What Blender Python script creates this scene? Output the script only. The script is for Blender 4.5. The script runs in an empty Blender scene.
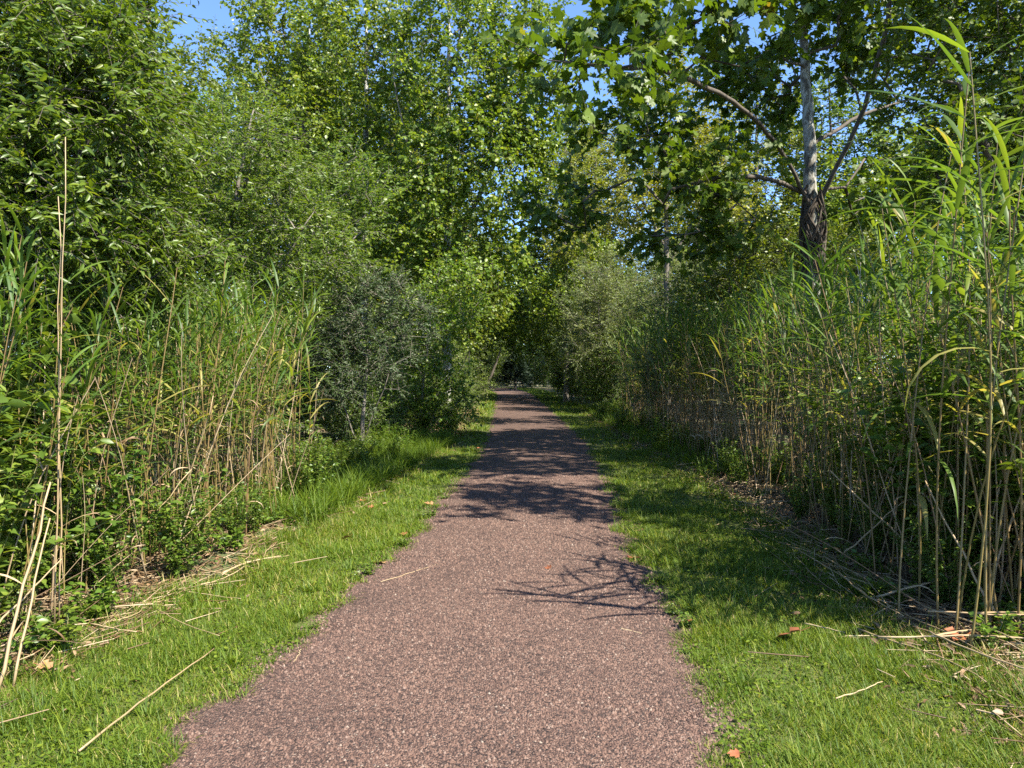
import bpy, math, random
import numpy as np
R = math.radians
SC = bpy.context.scene
COL = SC.collection
F, HZ, CX, CH = 788.0, 372.0, 512.0, 1.6

# ------------------------------------------------------------------ helpers
def rng(s): return np.random.default_rng(s)
def unit(a):
    n = np.linalg.norm(a, axis=-1, keepdims=True); n[n < 1e-9] = 1
    return a / n
def W(px, py, d): return ((px-CX)/F*d, d, CH-(py-HZ)/F*d)

_D = [0, 3.25, 4.2, 5.0, 6.4, 7.4, 8.7, 10.4, 17.3, 32, 57, 72, 85, 100]
_L = [-1.5, -1.49, -1.34, -1.18, -1.10, -.93, -.88, -.78, -.56, -.72, -1.1, -2.2, -5.2, -11]
_R = [.8, .89, 1.0, 1.02, 1.03, 1.08, 1.15, 1.28, 1.66, 1.62, 1.45, .6, -2.2, -8]
def pl(y): return np.interp(y, _D, _L)
def pr(y): return np.interp(y, _D, _R)
_E = [0, 3.9, 5.5, 7.5, 10, 13, 17, 24, 40, 60, 75, 90]
def vl(y): return np.interp(y, _E, [-2.9, -2.75, -2.55, -2.4, -2.25, -2.0, -1.65, -1.55, -1.8, -2.3, -4.2, -8])     # outer edge of the left verge
def vr(y): return np.interp(y, _E, [2.5, 2.5, 2.6, 2.9, 3.05, 3.1, 3.0, 3.1, 3.3, 3.2, 2.4, 0])

def hgt(x, y):
    """height of the ground: level under the path, uneven beyond it"""
    x = np.asarray(x, float); y = np.asarray(y, float)
    a = np.maximum(pl(y)-x, x-pr(y))
    m = np.clip(a/0.8, 0, 1); m = m*m*(3-2*m)
    n = 0.030*np.sin(x*2.3+y*1.1)*np.sin(y*1.7-x*.6) + 0.014*np.sin(x*6.1+1.3)*np.sin(y*5.2+.4) + .02*np.sin(y*.43)
    far = np.clip((a-3)/10, 0, 1)
    return m*(n-.005) - 0.10*far*np.sin(x*.31+2)*np.sin(y*.27)

class Bag:
    """collects vertices and faces of one mesh"""
    def __init__(s): s.v = []; s.t = []; s.r = []; s.n = 0
    def add(s, v, f, r=0.5):
        v = np.asarray(v, np.float32).reshape(-1, 3); f = np.asarray(f, np.int64).reshape(-1, 3)
        s.v.append(v); s.t.append(f+s.n); s.n += len(v)
        s.r.append(np.broadcast_to(np.asarray(r, np.float32), (len(f),)).copy())
    def mesh(s, name, mats, smooth=False):
        me = bpy.data.meshes.new(name)
        v = np.concatenate(s.v); t = np.concatenate(s.t).astype(np.int32); r = np.concatenate(s.r)
        me.vertices.add(len(v)); me.vertices.foreach_set('co', v.ravel())
        me.loops.add(t.size); me.loops.foreach_set('vertex_index', t.ravel())
        me.polygons.add(len(t))
        me.polygons.foreach_set('loop_start', np.arange(0, t.size, 3, dtype=np.int32))
        me.polygons.foreach_set('loop_total', np.full(len(t), 3, np.int32))
        if smooth: me.polygons.foreach_set('use_smooth', np.ones(len(t), bool))
        at = me.attributes.new('rnd', 'FLOAT', 'FACE'); at.data.foreach_set('value', r)
        me.update(calc_edges=True)
        for m in (mats if isinstance(mats, (list, tuple)) else [mats]): me.materials.append(m)
        return me

def link(name, me, parent=None, loc=None, rot=None, scale=None):
    o = bpy.data.objects.new(name, me); COL.objects.link(o)
    if parent is not None: o.parent = parent
    if loc is not None: o.location = loc
    if rot is not None: o.rotation_euler = rot
    if scale is not None: o.scale = scale
    return o
def tag(o, label=None, cat=None, group=None, kind=None):
    if label: o['label'] = label
    if cat: o['category'] = cat
    if group: o['group'] = group
    if kind: o['kind'] = kind
    return o
def dup(root, loc, rot=(0, 0, 0), scale=(1, 1, 1), label=None, group=None):
    r = root.copy(); COL.objects.link(r); r.location = loc; r.rotation_euler = rot; r.scale = scale
    if label: r['label'] = label
    if group: r['group'] = group
    elif 'group' in r: del r['group']
    for ch in list(root.children):
        c = ch.copy(); COL.objects.link(c); c.parent = r
        for g in list(ch.children):
            d = g.copy(); COL.objects.link(d); d.parent = c
    return r

# leaf outlines: (along, across, lift), triangles
RHOMB = (np.array([(0, 0, 0), (.42, .5, .07), (1, 0, -.10), (.42, -.5, .07)]), [(0, 2, 1), (0, 3, 2)])
OVATE = (np.array([(0, 0, 0), (.22, .36, .07), (.58, .42, .05), (1, 0, -.14), (.58, -.42, .05), (.22, -.36, .07), (.5, 0, -.02)]),
         [(0, 6, 1), (1, 6, 2), (2, 6, 3), (3, 6, 4), (4, 6, 5), (5, 6, 0)])
LOBED = (np.array([(0, 0, 0), (.02, .32, .02), (.34, .56, -.07), (.40, .30, .04), (.80, .42, -.09), (.74, .16, .03), (1.05, 0, -.15),
                   (.74, -.16, .03), (.80, -.42, -.09), (.40, -.30, .04), (.34, -.56, -.07), (.02, -.32, .02), (.38, 0, -.01)]),
         [(i, 12, (i+1) % 12) for i in range(12)])
def leaves(bag, P, D, N, L, Wd, tpl, r):
    tv, tf = tpl; n = len(P)
    if n == 0: return
    D = unit(D); S = unit(np.cross(D, N)); N = np.cross(S, D)
    L = np.broadcast_to(L, (n,))[:, None, None]; Wd = np.broadcast_to(Wd, (n,))[:, None, None]
    v = P[:, None] + D[:, None]*tv[None, :, 0:1]*L + S[:, None]*tv[None, :, 1:2]*Wd + N[:, None]*tv[None, :, 2:3]*L
    f = (np.arange(n)*len(tv))[:, None, None] + np.array(tf)[None]
    bag.add(v, f, np.repeat(r, len(tf)))

def tube(bag, pts, rad, sides=6, r=0.5, cap=False):
    pts = np.asarray(pts, float); n = len(pts); rad = np.broadcast_to(rad, (n,))
    t = unit(np.gradient(pts, axis=0))
    ref = np.array([1., 0, 0]) if abs(t[:, 0]).mean() < .8 else np.array([0, 1., 0])
    a = unit(np.cross(t, ref)); b = np.cross(t, a)
    an = np.arange(sides)*2*math.pi/sides
    v = pts[:, None] + rad[:, None, None]*(a[:, None]*np.cos(an)[None, :, None] + b[:, None]*np.sin(an)[None, :, None])
    i = np.arange(n-1)[:, None]*sides; j = np.arange(sides)[None]; k = (j+1) % sides
    q0, q1, q2, q3 = i+j, i+k, i+sides+k, i+sides+j
    f = np.concatenate([np.stack([q0, q1, q2], -1).reshape(-1, 3), np.stack([q0, q2, q3], -1).reshape(-1, 3)])
    if cap:
        f = np.concatenate([f, [(0, q+1, q) if q+1 < sides else (0, 0, 0) for q in range(1, sides-1)],
                            [((n-1)*sides, (n-1)*sides+q, (n-1)*sides+q+1) for q in range(1, sides-1)]])
    bag.add(v, f, r)
def sticks(bag, A, B, ra, rb, r):
    """many thin three-sided twigs at once"""
    t = unit(B-A); ref = np.where(np.abs(t[:, :1]) < .8, [[1., 0, 0]], [[0, 1., 0]])
    a = unit(np.cross(t, ref)); b = np.cross(t, a); n = len(A)
    vs = []
    for P, rr in ((A, ra), (B, rb)):
        for k in range(3):
            an = k*2.0944; vs.append(P + (a*math.cos(an)+b*math.sin(an))*np.broadcast_to(rr, (n,))[:, None])
    v = np.stack(vs, 1)
    tf = np.array([(0, 1, 4), (0, 4, 3), (1, 2, 5), (1, 5, 4), (2, 0, 3), (2, 3, 5)])
    bag.add(v, (np.arange(n)*6)[:, None, None]+tf[None], np.repeat(np.broadcast_to(r, (n,)), 6))

# ------------------------------------------------------------------ materials
def newmat(name):
    m = bpy.data.materials.new(name); m.use_nodes = True
    nt = m.node_tree; nt.nodes.clear()
    return m, nt, nt.nodes.new('ShaderNodeOutputMaterial')
def ramp(nt, fac, stops):
    c = nt.nodes.new('ShaderNodeValToRGB'); e = c.color_ramp.elements
    while len(e) < len(stops): e.new(0.5)
    for el, (p, col) in zip(e, stops): el.position = p; el.color = (*col, 1)
    nt.links.new(fac, c.inputs[0]); return c
def noise(nt, co, scale, detail=4, rough=.6):
    n = nt.nodes.new('ShaderNodeTexNoise'); n.inputs['Scale'].default_value = scale
    n.inputs['Detail'].default_value = detail; n.inputs['Roughness'].default_value = rough
    nt.links.new(co, n.inputs['Vector']); return n
def leafmat(name, stops, trans=.4, rough=.42, spec=.5, tcol=(1.5, 1.45, .55)):
    m, nt, out = newmat(name)
    a = nt.nodes.new('ShaderNodeAttribute'); a.attribute_name = 'rnd'
    oi = nt.nodes.new('ShaderNodeObjectInfo')
    c = ramp(nt, a.outputs['Fac'], stops)
    hv = nt.nodes.new('ShaderNodeHueSaturation')
    mr = nt.nodes.new('ShaderNodeMapRange'); mr.inputs[3].default_value = .485; mr.inputs[4].default_value = .512
    nt.links.new(oi.outputs['Random'], mr.inputs[0]); nt.links.new(mr.outputs[0], hv.inputs['Hue'])
    nt.links.new(c.outputs[0], hv.inputs['Color'])
    b = nt.nodes.new('ShaderNodeBsdfPrincipled'); b.inputs['Roughness'].default_value = rough
    b.inputs['Specular IOR Level'].default_value = spec
    t = nt.nodes.new('ShaderNodeBsdfTranslucent')
    mu = nt.nodes.new('ShaderNodeMix'); mu.data_type = 'RGBA'; mu.blend_type = 'MULTIPLY'; mu.inputs[0].default_value = 1
    mu.inputs[7].default_value = (*tcol, 1)
    nt.links.new(hv.outputs[0], mu.inputs[6]); nt.links.new(mu.outputs[2], t.inputs['Color'])
    nt.links.new(hv.outputs[0], b.inputs['Base Color'])
    mx = nt.nodes.new('ShaderNodeMixShader'); mx.inputs[0].default_value = trans
    nt.links.new(b.outputs[0], mx.inputs[1]); nt.links.new(t.outputs[0], mx.inputs[2])
    nt.links.new(mx.outputs[0], out.inputs[0]); return m
def barkmat(name, stops, scale=6, stretch=.25, rough=.85, bump=.4):
    m, nt, out = newmat(name)
    tc = nt.nodes.new('ShaderNodeTexCoord'); mp = nt.nodes.new('ShaderNodeMapping')
    mp.inputs['Scale'].default_value = (1, 1, stretch); nt.links.new(tc.outputs['Object'], mp.inputs[0])
    n = noise(nt, mp.outputs[0], scale, 5, .65); c = ramp(nt, n.outputs['Fac'], stops)
    b = nt.nodes.new('ShaderNodeBsdfPrincipled'); b.inputs['Roughness'].default_value = rough
    nt.links.new(c.outputs[0], b.inputs['Base Color'])
    n2 = noise(nt, mp.outputs[0], scale*5, 3); bp = nt.nodes.new('ShaderNodeBump'); bp.inputs['Strength'].default_value = bump
    bp.inputs['Distance'].default_value = .01
    nt.links.new(n2.outputs['Fac'], bp.inputs['Height']); nt.links.new(bp.outputs[0], b.inputs['Normal'])
    nt.links.new(b.outputs[0], out.inputs[0]); return m
def drymat(name, stops, rough=.6):
    m, nt, out = newmat(name)
    a = nt.nodes.new('ShaderNodeAttribute'); a.attribute_name = 'rnd'
    tc = nt.nodes.new('ShaderNodeTexCoord'); n = noise(nt, tc.outputs['Object'], 9, 3)
    ad = nt.nodes.new('ShaderNodeMath'); ad.operation = 'MULTIPLY_ADD'; ad.inputs[1].default_value = .5; ad.inputs[2].default_value = -.25
    nt.links.new(n.outputs['Fac'], ad.inputs[0])
    s = nt.nodes.new('ShaderNodeMath'); s.operation = 'ADD'; s.use_clamp = True
    nt.links.new(ad.outputs[0], s.inputs[0]); nt.links.new(a.outputs['Fac'], s.inputs[1])
    c = ramp(nt, s.outputs[0], stops)
    b = nt.nodes.new('ShaderNodeBsdfPrincipled'); b.inputs['Roughness'].default_value = rough
    nt.links.new(c.outputs[0], b.inputs['Base Color']); nt.links.new(b.outputs[0], out.inputs[0]); return m

M = {}
M['narrow'] = leafmat('narrow_leaf_green', [(0, (.055, .100, .010)), (.45, (.098, .148, .014)), (.85, (.155, .205, .018)), (.97, (.20, .22, .03)), (1, (.30, .20, .05))], .40, .42, .5)
M['feather'] = leafmat('feathery_leaf_green', [(0, (.06, .125, .016)), (.6, (.11, .19, .02)), (1, (.18, .25, .026))], .42, .4)
M['poplar'] = leafmat('poplar_leaf_green', [(0, (.065, .125, .016)), (.4, (.125, .20, .020)), (.8, (.21, .275, .026)), (.96, (.26, .26, .03)), (1, (.34, .24, .05))], .44, .42, .5)
M['syc'] = leafmat('sycamore_leaf_green', [(0, (.050, .095, .010)), (.55, (.085, .138, .012)), (.93, (.145, .195, .016)), (.985, (.22, .20, .03)), (1, (.35, .11, .03))], .38, .47, .45)
M['dark'] = leafmat('dark_shrub_green', [(0, (.030, .060, .018)), (.6, (.052, .088, .022)), (1, (.085, .13, .03))], .25, .5)
M['willow'] = leafmat('grey_willow_green', [(0, (.11, .155, .050)), (.6, (.17, .22, .065)), (1, (.26, .29, .08))], .36, .42)
M['yellow'] = leafmat('yellow_green_leaf', [(0, (.11, .15, .015)), (.5, (.18, .22, .02)), (1, (.28, .27, .04))], .45, .42)
M['cedar'] = leafmat('cedar_green', [(0, (.012, .030, .016)), (1, (.03, .055, .025))], .1, .6)
M['bramble'] = leafmat('bramble_green', [(0, (.055, .105, .016)), (.6, (.10, .165, .02)), (.95, (.17, .23, .03)), (1, (.3, .25, .05))], .36, .42, .45)
M['reedleaf'] = leafmat('reed_blade_green', [(0, (.065, .115, .025)), (.6, (.105, .17, .025)), (.93, (.17, .23, .028)), (1, (.36, .30, .10))], .44, .46, .35)
M['reedstem'] = drymat('reed_stem_green', [(0, (.17, .10, .04)), (.5, (.19, .145, .045)), (1, (.11, .14, .035))], .45)
M['dry'] = drymat('dry_reed_straw', [(0, (.14, .085, .04)), (.4, (.26, .175, .085)), (.8, (.36, .26, .14)), (1, (.46, .36, .22))], .5)
M['grass'] = leafmat('lawn_grass_green', [(0, (.055, .105, .010)), (.5, (.105, .165, .014)), (.86, (.18, .225, .018)), (.93, (.27, .26, .04)), (1, (.40, .33, .14))], .40, .55, .3)
M['weed'] = leafmat('weed_green', [(0, (.06, .115, .014)), (.7, (.115, .18, .02)), (1, (.18, .24, .03))], .35, .4)
M['deadleaf'] = drymat('dry_leaf_brown', [(0, (.15, .05, .02)), (.5, (.32, .11, .045)), (1, (.34, .21, .10))], .6)
M['bark_dark'] = barkmat('bark_dark_brown', [(.3, (.05, .04, .03)), (.7, (.13, .105, .08))], 8)
M['bark_pale'] = barkmat('bark_pale_white', [(.38, (.16, .14, .11)), (.5, (.38, .36, .31)), (.62, (.62, .60, .54))], 7, .45, .7, .2)
M['bark_syc'] = barkmat('bark_mottled_sycamore', [(.38, (.07, .06, .045)), (.48, (.16, .145, .11)), (.54, (.38, .37, .32)), (.60, (.22, .21, .17)), (.72, (.13, .12, .09))], 9, .45, .75, .3)
M['bark_grey'] = barkmat('bark_grey_brown', [(.3, (.09, .075, .055)), (.7, (.24, .21, .17))], 9)
M['oldreed'] = drymat('old_reed_brown', [(0, (.085, .048, .022)), (.35, (.18, .105, .05)), (.65, (.29, .20, .11)), (1, (.44, .34, .21))], .55)
M['vine'] = barkmat('vine_tangle_brown', [(.3, (.035, .025, .018)), (.7, (.11, .085, .06))], 20)

def ground_mat():
    m, nt, out = newmat('leaf_litter_soil')
    tc = nt.nodes.new('ShaderNodeTexCoord'); co = tc.outputs['Object']
    n1 = noise(nt, co, 1.1, 5); n2 = noise(nt, co, 34, 5, .7)
    c1 = ramp(nt, n2.outputs['Fac'], [(.32, (.035, .024, .015)), (.48, (.11, .075, .045)), (.60, (.23, .165, .10)), (.72, (.36, .28, .18))])
    c2 = ramp(nt, n2.outputs['Fac'], [(.3, (.03, .045, .013)), (.6, (.075, .11, .025)), (.8, (.16, .15, .06))])
    f = ramp(nt, n1.outputs['Fac'], [(.44, (0, 0, 0)), (.58, (1, 1, 1))])
    mx = nt.nodes.new('ShaderNodeMix'); mx.data_type = 'RGBA'
    nt.links.new(f.outputs[0], mx.inputs[0]); nt.links.new(c1.outputs[0], mx.inputs[6]); nt.links.new(c2.outputs[0], mx.inputs[7])
    b = nt.nodes.new('ShaderNodeBsdfPrincipled'); b.inputs['Roughness'].default_value = .95
    nt.links.new(mx.outputs[2], b.inputs['Base Color'])
    bp = nt.nodes.new('ShaderNodeBump'); bp.inputs['Distance'].default_value = .02; bp.inputs['Strength'].default_value = .8
    nt.links.new(n2.outputs['Fac'], bp.inputs['Height']); nt.links.new(bp.outputs[0], b.inputs['Normal'])
    nt.links.new(b.outputs[0], out.inputs[0]); return m
GRAV = [(0, (.022, .012, .009)), (.2, (.054, .030, .022)), (.5, (.114, .063, .045)), (.85, (.160, .095, .067)), (.985, (.19, .13, .10)), (1, (.27, .22, .17))]
def path_mat():
    m, nt, out = newmat('red_brown_gravel')
    tc = nt.nodes.new('ShaderNodeTexCoord'); co = tc.outputs['Object']
    v = nt.nodes.new('ShaderNodeTexVoronoi'); v.inputs['Scale'].default_value = 95; nt.links.new(co, v.inputs['Vector'])
    sp = nt.nodes.new('ShaderNodeSeparateColor'); nt.links.new(v.outputs['Color'], sp.inputs[0])
    c = ramp(nt, sp.outputs[0], GRAV)
    n = noise(nt, co, 1.3, 6, .65)
    k = ramp(nt, n.outputs['Fac'], [(.3, (.70, .67, .66)), (.5, (.98, .96, .95)), (.7, (1.2, 1.2, 1.18))])
    mu = nt.nodes.new('ShaderNodeMix'); mu.data_type = 'RGBA'; mu.blend_type = 'MULTIPLY'; mu.inputs[0].default_value = 1
    nt.links.new(c.outputs[0], mu.inputs[6]); nt.links.new(k.outputs[0], mu.inputs[7])
    b = nt.nodes.new('ShaderNodeBsdfPrincipled'); b.inputs['Roughness'].default_value = .9
    nt.links.new(mu.outputs[2], b.inputs['Base Color'])
    bp = nt.nodes.new('ShaderNodeBump'); bp.inputs['Distance'].default_value = .014; bp.inputs['Strength'].default_value = 1; bp.invert = True
    nt.links.new(v.outputs['Distance'], bp.inputs['Height']); nt.links.new(bp.outputs[0], b.inputs['Normal'])
    nt.links.new(b.outputs[0], out.inputs[0]); return m
def pebble_mat():
    m, nt, out = newmat('loose_gravel_stone')
    a = nt.nodes.new('ShaderNodeAttribute'); a.attribute_name = 'rnd'
    c = ramp(nt, a.outputs['Fac'], GRAV)
    b = nt.nodes.new('ShaderNodeBsdfPrincipled'); b.inputs['Roughness'].default_value = .8
    nt.links.new(c.outputs[0], b.inputs['Base Color']); nt.links.new(b.outputs[0], out.inputs[0]); return m

# ------------------------------------------------------------------ setting: ground, path
def grid_mesh(name, xs, ys, zf, mat):
    b = Bag(); X, Y = np.meshgrid(xs, ys); Z = zf(X, Y)
    nx, ny = len(xs), len(ys)
    i = (np.arange(ny-1)[:, None]*nx+np.arange(nx-1)[None]).ravel()
    f = np.concatenate([np.stack([i, i+1, i+nx+1], 1), np.stack([i, i+nx+1, i+nx], 1)])
    b.add(np.stack([X, Y, Z], -1), f)
    return b.mesh(name, mat, True)
xs = np.concatenate([[-900, -300, -120, -60, -35, -22, -16, -12], np.arange(-9, 9.01, .12), [12, 16, 22, 35, 60, 120, 300, 900]])
ys = np.concatenate([[-300, -60, -20, -8, -3], np.arange(0, 22, .14), np.arange(22, 60, .7), [62, 66, 72, 80, 90, 105, 130, 180, 300, 900]])
g = link('ground', grid_mesh('ground', xs, ys, hgt, ground_mat())); tag(g, kind='structure')
b = Bag(); yy = np.concatenate([np.arange(-4, 22, .1), np.arange(22, 100, .6)]); rr = rng(5)
u = np.linspace(0, 1, 15); A, U = np.meshgrid(yy, u, indexing='ij')
wl = .05*np.sin(A*3.1)+.03*np.sin(A*7.7+1)+.02*np.sin(A*17)
wr = .04*np.sin(A*2.7+2)+.03*np.sin(A*8.3)+.02*np.sin(A*15)
xl, xr = pl(A)-.02+wl, pr(A)+.02+wr
X = xl+(xr-xl)*U; Z = .009+.022*np.sin(np.pi*U)**.6+hgt(X, A)
n0 = len(u); i = (np.arange(len(yy)-1)[:, None]*n0+np.arange(n0-1)[None]).ravel()
b.add(np.stack([X, A, Z], -1), np.concatenate([np.stack([i+n0, i+n0+1, i+1], 1), np.stack([i+n0, i+1, i], 1)]))
p = link('gravel_path', b.mesh('gravel_path', path_mat(), True)); tag(p, kind='structure')
def path_z(x, y):
    u = np.clip((x-pl(y))/(pr(y)-pl(y)), 0, 1); return .009+.022*np.sin(np.pi*u)**.6

def verge_mat():
    m, nt, out = newmat('verge_soil')
    tc = nt.nodes.new('ShaderNodeTexCoord'); co = tc.outputs['Object']
    n2 = noise(nt, co, 45, 5, .7)
    c = ramp(nt, n2.outputs['Fac'], [(.3, (.03, .035, .009)), (.5, (.065, .080, .014)), (.66, (.12, .115, .03)), (.8, (.20, .16, .08))])
    b = nt.nodes.new('ShaderNodeBsdfPrincipled'); b.inputs['Roughness'].default_value = .95
    nt.links.new(c.outputs[0], b.inputs['Base Color']); nt.links.new(b.outputs[0], out.inputs[0]); return m
VM = verge_mat()
for side, nm in ((-1, 'left_verge'), (1, 'right_verge')):
    yy2 = np.concatenate([np.arange(0, 22, .1), np.arange(22, 88, .6)]); u2 = np.linspace(0, 1, 14); A2, U2 = np.meshgrid(yy2, u2, indexing='ij')
    inn = (pl(A2) if side < 0 else pr(A2))-side*.12; ou = (vl(A2) if side < 0 else vr(A2))-side*((.42 if side < 0 else .25)+.14*np.sin(A2*2.1)*np.sin(A2*5.3+1)+.06*np.sin(A2*13))
    X2 = inn+(ou-inn)*U2; Z2 = hgt(X2, A2)+.004-.002*(U2 > .95)
    n2_ = len(u2); i2 = (np.arange(len(yy2)-1)[:, None]*n2_+np.arange(n2_-1)[None]).ravel()
    f2 = np.concatenate([np.stack([i2+n2_, i2+n2_+1, i2+1], 1), np.stack([i2+n2_, i2+1, i2], 1)])
    if side < 0: f2 = f2[:, ::-1]
    bb = Bag(); bb.add(np.stack([X2, A2, Z2], -1), f2); tag(link(nm, bb.mesh(nm, VM, True)), kind='structure')

# loose stones
def pebbles():
    r = rng(11); n = 95000
    y = 2.6+9.5*r.random(n)**1.5; t = r.random(n)
    x = pl(y)-.10+(pr(y)-pl(y)+.20)*t+.04*r.normal(size=n)
    s = (.0030+.0048*r.random(n)**2)*(1+.05*y)
    oc = np.array([(1, 0, 0), (0, 1, 0), (-1, 0, 0), (0, -1, 0), (0, 0, 1)], float)
    fc = np.array([(0, 1, 4), (1, 2, 4), (2, 3, 4), (3, 0, 4)])
    an = r.random(n)*6.28; c, sn = np.cos(an), np.sin(an)
    sc = .7+.6*r.random((n, 5, 1)); v = oc[None]*sc*s[:, None, None]
    v[..., 2] *= 1.15
    v[:, 4, :2] += (r.random((n, 2))-.5)*s[:, None]*.9
    vx = v[..., 0]*c[:, None]-v[..., 1]*sn[:, None]; vy = v[..., 0]*sn[:, None]+v[..., 1]*c[:, None]
    z = path_z(x, y)-.001
    b = Bag(); b.add(np.stack([vx+x[:, None], vy+y[:, None], v[..., 2]+z[:, None]], -1), (np.arange(n)*5)[:, None, None]+fc[None], np.repeat(r.random(n)**1.15, 4))
    tag(link('loose_gravel', b.mesh('loose_gravel', pebble_mat())), 'loose red-brown stones over the gravel path', 'gravel', kind='stuff')
pebbles()

# ------------------------------------------------------------------ grass (stuff)
def blade_strips(bag, P, az, L, Wd, lean, curve, r, seg=3):
    """P base, az azimuth, lean initial tilt from vertical, curve extra bend; tapered strips"""
    n = len(P); H = np.stack([np.cos(az), np.sin(az), 0*az], 1); S = np.stack([-np.sin(az), np.cos(az), 0*az], 1)
    cur = P.copy(); rows = []
    for k in range(seg+1):
        w = Wd*(1-(k/seg)**1.6)*.5 if k < seg else None
        if k < seg: rows += [cur-S*w[:, None], cur+S*w[:, None]]
        else: rows.append(cur.copy())
        if k < seg:
            a = lean+curve*(k+.5)/seg
            cur = cur+(H*np.sin(a)[:, None]+np.array([[0, 0, 1.]])*np.cos(a)[:, None])*(L/seg)[:, None]
    v = np.stack(rows, 1); tf = []
    for k in range(seg-1): a = 2*k; tf += [(a, a+1, a+3), (a, a+3, a+2)]
    a = 2*(seg-1); tf.append((a, a+1, a+2))
    bag.add(v, (np.arange(n)*v.shape[1])[:, None, None]+np.array(tf)[None], np.repeat(r, len(tf)))

def wob(x, y, k=1.0): return np.sin(x*3.1*k+y*1.7)*np.sin(y*2.6*k-x*.8)+.5*np.sin(x*8.7*k+1)*np.sin(y*7.3*k+2)
def grass():
    r = rng(21); bag = Bag()
    def patch(y0, y1, dens, hmul, wmul):
        for side in (-1, 1):
            wd = 2.4; n = int((y1-y0)*wd*dens)
            y = y0+(y1-y0)*r.random(n); t = r.random(n)*wd-.12
            inner = pl(y) if side < 0 else pr(y); outer = vl(y) if side < 0 else vr(y)
            x = inner+side*t
            wid = np.abs(outer-inner)
            edge = .13*wob(x*0, y, 1.3)+.07*wob(x*0+4, y, 3.7)+.04*np.sin(y*31+side)*np.sin(y*11)
            a = t+edge; q = (wid-t)-(.30 if side < 0 else .14)+.22*wob(x, y, .6)
            # thins out toward both edges
            keep = r.random(n) < np.clip((a+.06)/.16, 0, 1)**1.5*np.clip((q+.25)/.45, 0, 1)*np.clip(.95+.25*wob(x, y, .9), .5, 1)
            x, y, t, q = x[keep], y[keep], t[keep], q[keep]; n = len(x)
            tall = (1+.6*np.clip(1-q/.5, 0, 1))*(1+.35*np.clip(wob(x+3, y, 1.9), -1, 1))*(.8+.7*(r.random(n) < .06))
            L = (.045+.055*r.random(n)**1.4)*hmul*tall*(1+.2*np.clip(wob(x, y, .5), -1, 1))
            P = np.stack([x, y, hgt(x, y)-.004], 1)
            rn = np.clip(r.random(n)*.9+.08*wob(x, y, .45)+.02, 0, 1)
            dry = r.random(n) < .035+.10*np.clip(1-q/.45, 0, 1); rn[dry] = .95+.05*r.random(dry.sum())
            blade_strips(bag, P, r.random(n)*6.28, L, (.0032+.0034*r.random(n))*wmul, .15+.7*r.random(n), .3+1.1*r.random(n), rn)
    patch(2.6, 5.2, 16000, 1.0, 1.0)
    patch(5.2, 9, 8000, 1.05, 1.35)
    patch(9, 16, 2500, 1.15, 2.0)
    patch(16, 32, 500, 1.4, 3.4)
    patch(32, 80, 140, 1.8, 7)
    # tussocks
    for k in range(110):
        y = 2.8+r.random()**1.4*22; s = -1 if r.random() < .5 else 1
        x = (vl(y)+r.normal()*.22) if s < 0 else (vr(y)+r.normal()*.22)
        if k < 12: y = 3.1+k*.35+r.random()*.2; x = pl(y)-.1-r.random()*.3 if k % 2 else pr(y)+.1+r.random()*.3
        n = 50; a = r.random(n)*6.28; q = .05*np.sqrt(r.random(n))
        P = np.stack([x+q*np.cos(a), y+q*np.sin(a), np.full(n, float(hgt(x, y)))-.01], 1)
        blade_strips(bag, P, a+r.normal(size=n)*.5, (.09+.13*r.random(n))*(.7 if k < 12 else 1), np.full(n, .0055)*(1+y*.06), .1+.5*r.random(n), .4+.9*r.random(n), r.random(n)*.8)
    # soft tall grass between the left verge and the shrubs
    n = 26000; y = 8.2+r.random(n)*10; x = vl(y)-(-.35+1.9*r.random(n)**1.2); k = r.random(n) < np.clip(.75+.4*wob(x, y, .8), .1, 1); x, y = x[k], y[k]; n = len(x)
    blade_strips(bag, np.stack([x, y, hgt(x, y)-.01], 1), r.random(n)*6.28, (.22+.30*r.random(n))*np.clip(1+.35*wob(x, y, .9), .4, 1.5), np.full(n, .009), .1+.5*r.random(n), .5+1.1*r.random(n), r.random(n)*.75, 4)
    n = 9000; y = 12+r.random(n)*22; x = vr(y)-.2+1.4*r.random(n)
    blade_strips(bag, np.stack([x, y, hgt(x, y)-.01], 1), r.random(n)*6.28, .2+.3*r.random(n), np.full(n, .013), .1+.5*r.random(n), .5+1.1*r.random(n), r.random(n)*.8, 4)
    # clover and plantain leaves low in the sward
    n = 15000; y = 2.7+r.random(n)**1.5*12; s = np.where(r.random(n) < .5, -1, 1)
    t = r.random(n)**1.3*1.5; x = np.where(s < 0, pl(y)-t, pr(y)+t)
    k = (wob(x, y, 1.1) > .1) & (x > vl(y)-.1) & (x < vr(y)+.1) & (np.minimum(abs(x-pl(y)), abs(x-pr(y)))+.1*wob(x*0, y, 1.3) > 0); x, y = x[k], y[k]; n = len(x)
    az = r.random(n)*6.28; D = np.stack([np.cos(az), np.sin(az), .25*r.random(n)], 1)
    leaves(bag, np.stack([x, y, hgt(x, y)+.012+.03*r.random(n)], 1), D, np.array([[0, 0, 1.]])+.3*r.normal(size=(n, 3)), .018+.014*r.random(n), .013+.008*r.random(n), OVATE, .25+r.random(n)*.6)
    tag(link('grass', bag.mesh('grass', M['grass'])), 'short green grass on the verges beside the gravel path', 'grass', kind='stuff')
grass()

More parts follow.
